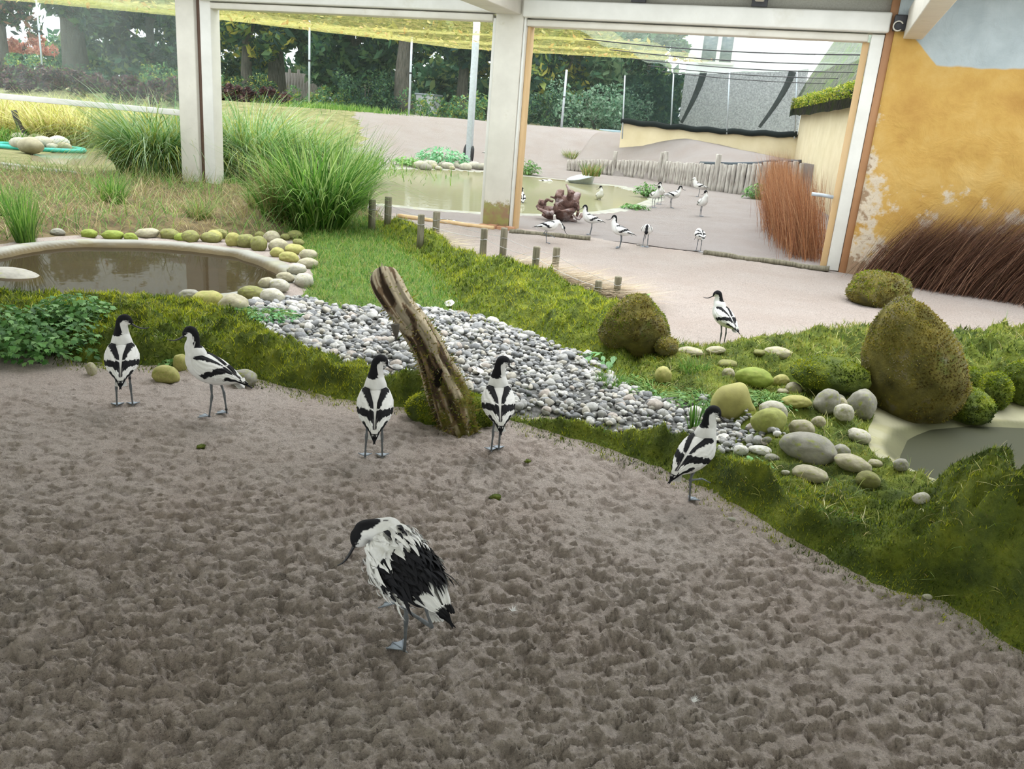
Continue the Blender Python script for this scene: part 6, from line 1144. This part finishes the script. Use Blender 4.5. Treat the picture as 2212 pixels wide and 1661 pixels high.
        V = np.stack(Vs, 1).reshape(-1, 3); b_ = (np.arange(n) * 12)[:, None] + np.arange(5)[None] * 2; F = np.stack([b_, b_ + 1, b_ + 3, b_ + 2], -1).reshape(-1, 4)
        dark = ((S1 > .36 + RS.normal(0, .03, n)) & (S1 < .99) & (np.abs(fi - 12) < 76 + RS.normal(0, 5, n))) | ((S1 < .2) & (np.abs(fi) < 30) & (RS.rand(n) < .35)); c = np.where(dark[:, None], BK * 1.6, WH) * RS.uniform(.85, 1.05, (n, 1)); ob('ruffled_feathers', mesh('ruffled_feathers', V, F, np.repeat(c, 12, 0)), M['feather'], parent=e, kind='stuff')
    e.scale = (s, s, s); return e
bird(868, 1406, 138, 22, 44, 'hunch', 1.10, ((-.015, .004), (.0, -.03)), lift=1, res=2, label='hunched preening black and white wading bird on one leg in the foreground', ruff=True)
bird(270, 880, 112, 23, -82, 'up', 1.03, ((.0, .034), (.0, -.034)), res=2, label='leftmost wading bird, black ring on its upper leg, bill pointing right', rings=((1, -.45, .007),))
bird(464, 901, 168, 17, 14, 'up', 1.04, ((.01, .03), (-.035, -.045)), res=2, label='wading bird turned left beside the mossy edging, bill pointing left', rings=((1, .8, .004),))
bird(807, 992, 100, 26, -68, 'up', 1.05, ((.0, .036), (.0, -.036)), res=2, label='wading bird seen straight from behind just left of the leaning log')
bird(1069, 977, 97, 21, -66, 'up', 1.03, ((-.012, .018), (.012, -.018)), res=2, label='wading bird with its back to us just right of the leaning log')
bird(1482, 1088, 50, 24, -46, 'up', .98, ((.02, -.004), (.0, -.03)), lift=1, res=2, label='wading bird on one leg at the right, in front of the gravel end')
bird(1556, 749, 118, 24, 40, 'mid', .97, ((-.02, .03), (.0, -.03)), res=1, label='wading bird on the sand behind the right mossy bank')
bird(1181, 526, 8, 10, 0, 'down', 1.0, ((.0, .02), (.0, -.02)), lift=1, res=0, label='wading bird bending down in front of the gnarled root stump')
bird(1275, 507, 172, 12, 0, 'up', 1.0, ((.0, .006), (.01, -.006)), res=0, label='wading bird standing just right of the gnarled root stump')
bird(1338, 536, 168, 14, 4, 'up', 1.0, ((.0, .05), (.0, -.06)), res=0, label='wading bird with its bill held level, between the threshold boards')
bird(1393, 533, -100, 12, 0, 'down', 1.0, ((.0, .03), (.0, -.03)), res=0, label='wading bird with its head down beside the short loose stick')
bird(1508, 543, 95, 8, 0, 'down', .95, ((.0, .03), (.0, -.03)), res=0, label='wading bird with lowered head behind the right threshold board')
bird(1126, 447, 100, 25, -30, 'mid', 1.0, ((.0, .03), (.0, -.03)), res=0, wet=.06, label='wading bird in the pond half hidden behind the middle post')
bird(1293, 440, -80, 20, -70, 'up', 1.05, ((.0, .03), (.0, -.03)), res=0, wet=.06, label='wading bird standing in the pond above the root stump, breast towards us')
bird(1411, 448, -60, 15, -50, 'mid', 1.1, ((.0, .03), (.0, -.03)), res=0, label='pale wading bird nearest the right tip of the pond')
bird(1424, 441, -110, 15, -60, 'up', 1.1, ((.0, .03), (.0, -.03)), res=0, label='wading bird standing behind the one at the right tip of the pond')
bird(1449, 449, 8, 8, 0, 'mid', 1.15, ((.0, .03), (.0, -.03)), res=0, label='wading bird facing right on the sand right of the pond tip')
bird(1513, 467, -75, 20, -70, 'up', 1.15, ((.0, .01), (.0, -.01)), res=0, label='wading bird facing us in the middle of the bright yard')
bird(1508, 425, 170, 10, 0, 'mid', 1.15, ((.0, .03), (.0, -.03)), res=0, label='all white bird close to the palisade foot', black=0)
bird(1655, 441, -50, 20, 0, 'down', 1.3, ((.0, .03), (.0, -.03)), res=0, label='pale ruffled bird beside the outside brushwood and palisade end', black=0)
bird(1176, 398, 0, 0, 0, 'down', 1.1, res=0, label='pale bird swimming on the far part of the yard pond', sit=1, black=0)
bird(1054, 331, 20, 10, 0, 'mid', 1.0, res=0, label='tiny white bird on the mound just left of the middle post', black=0)
print('BIRDS OK')
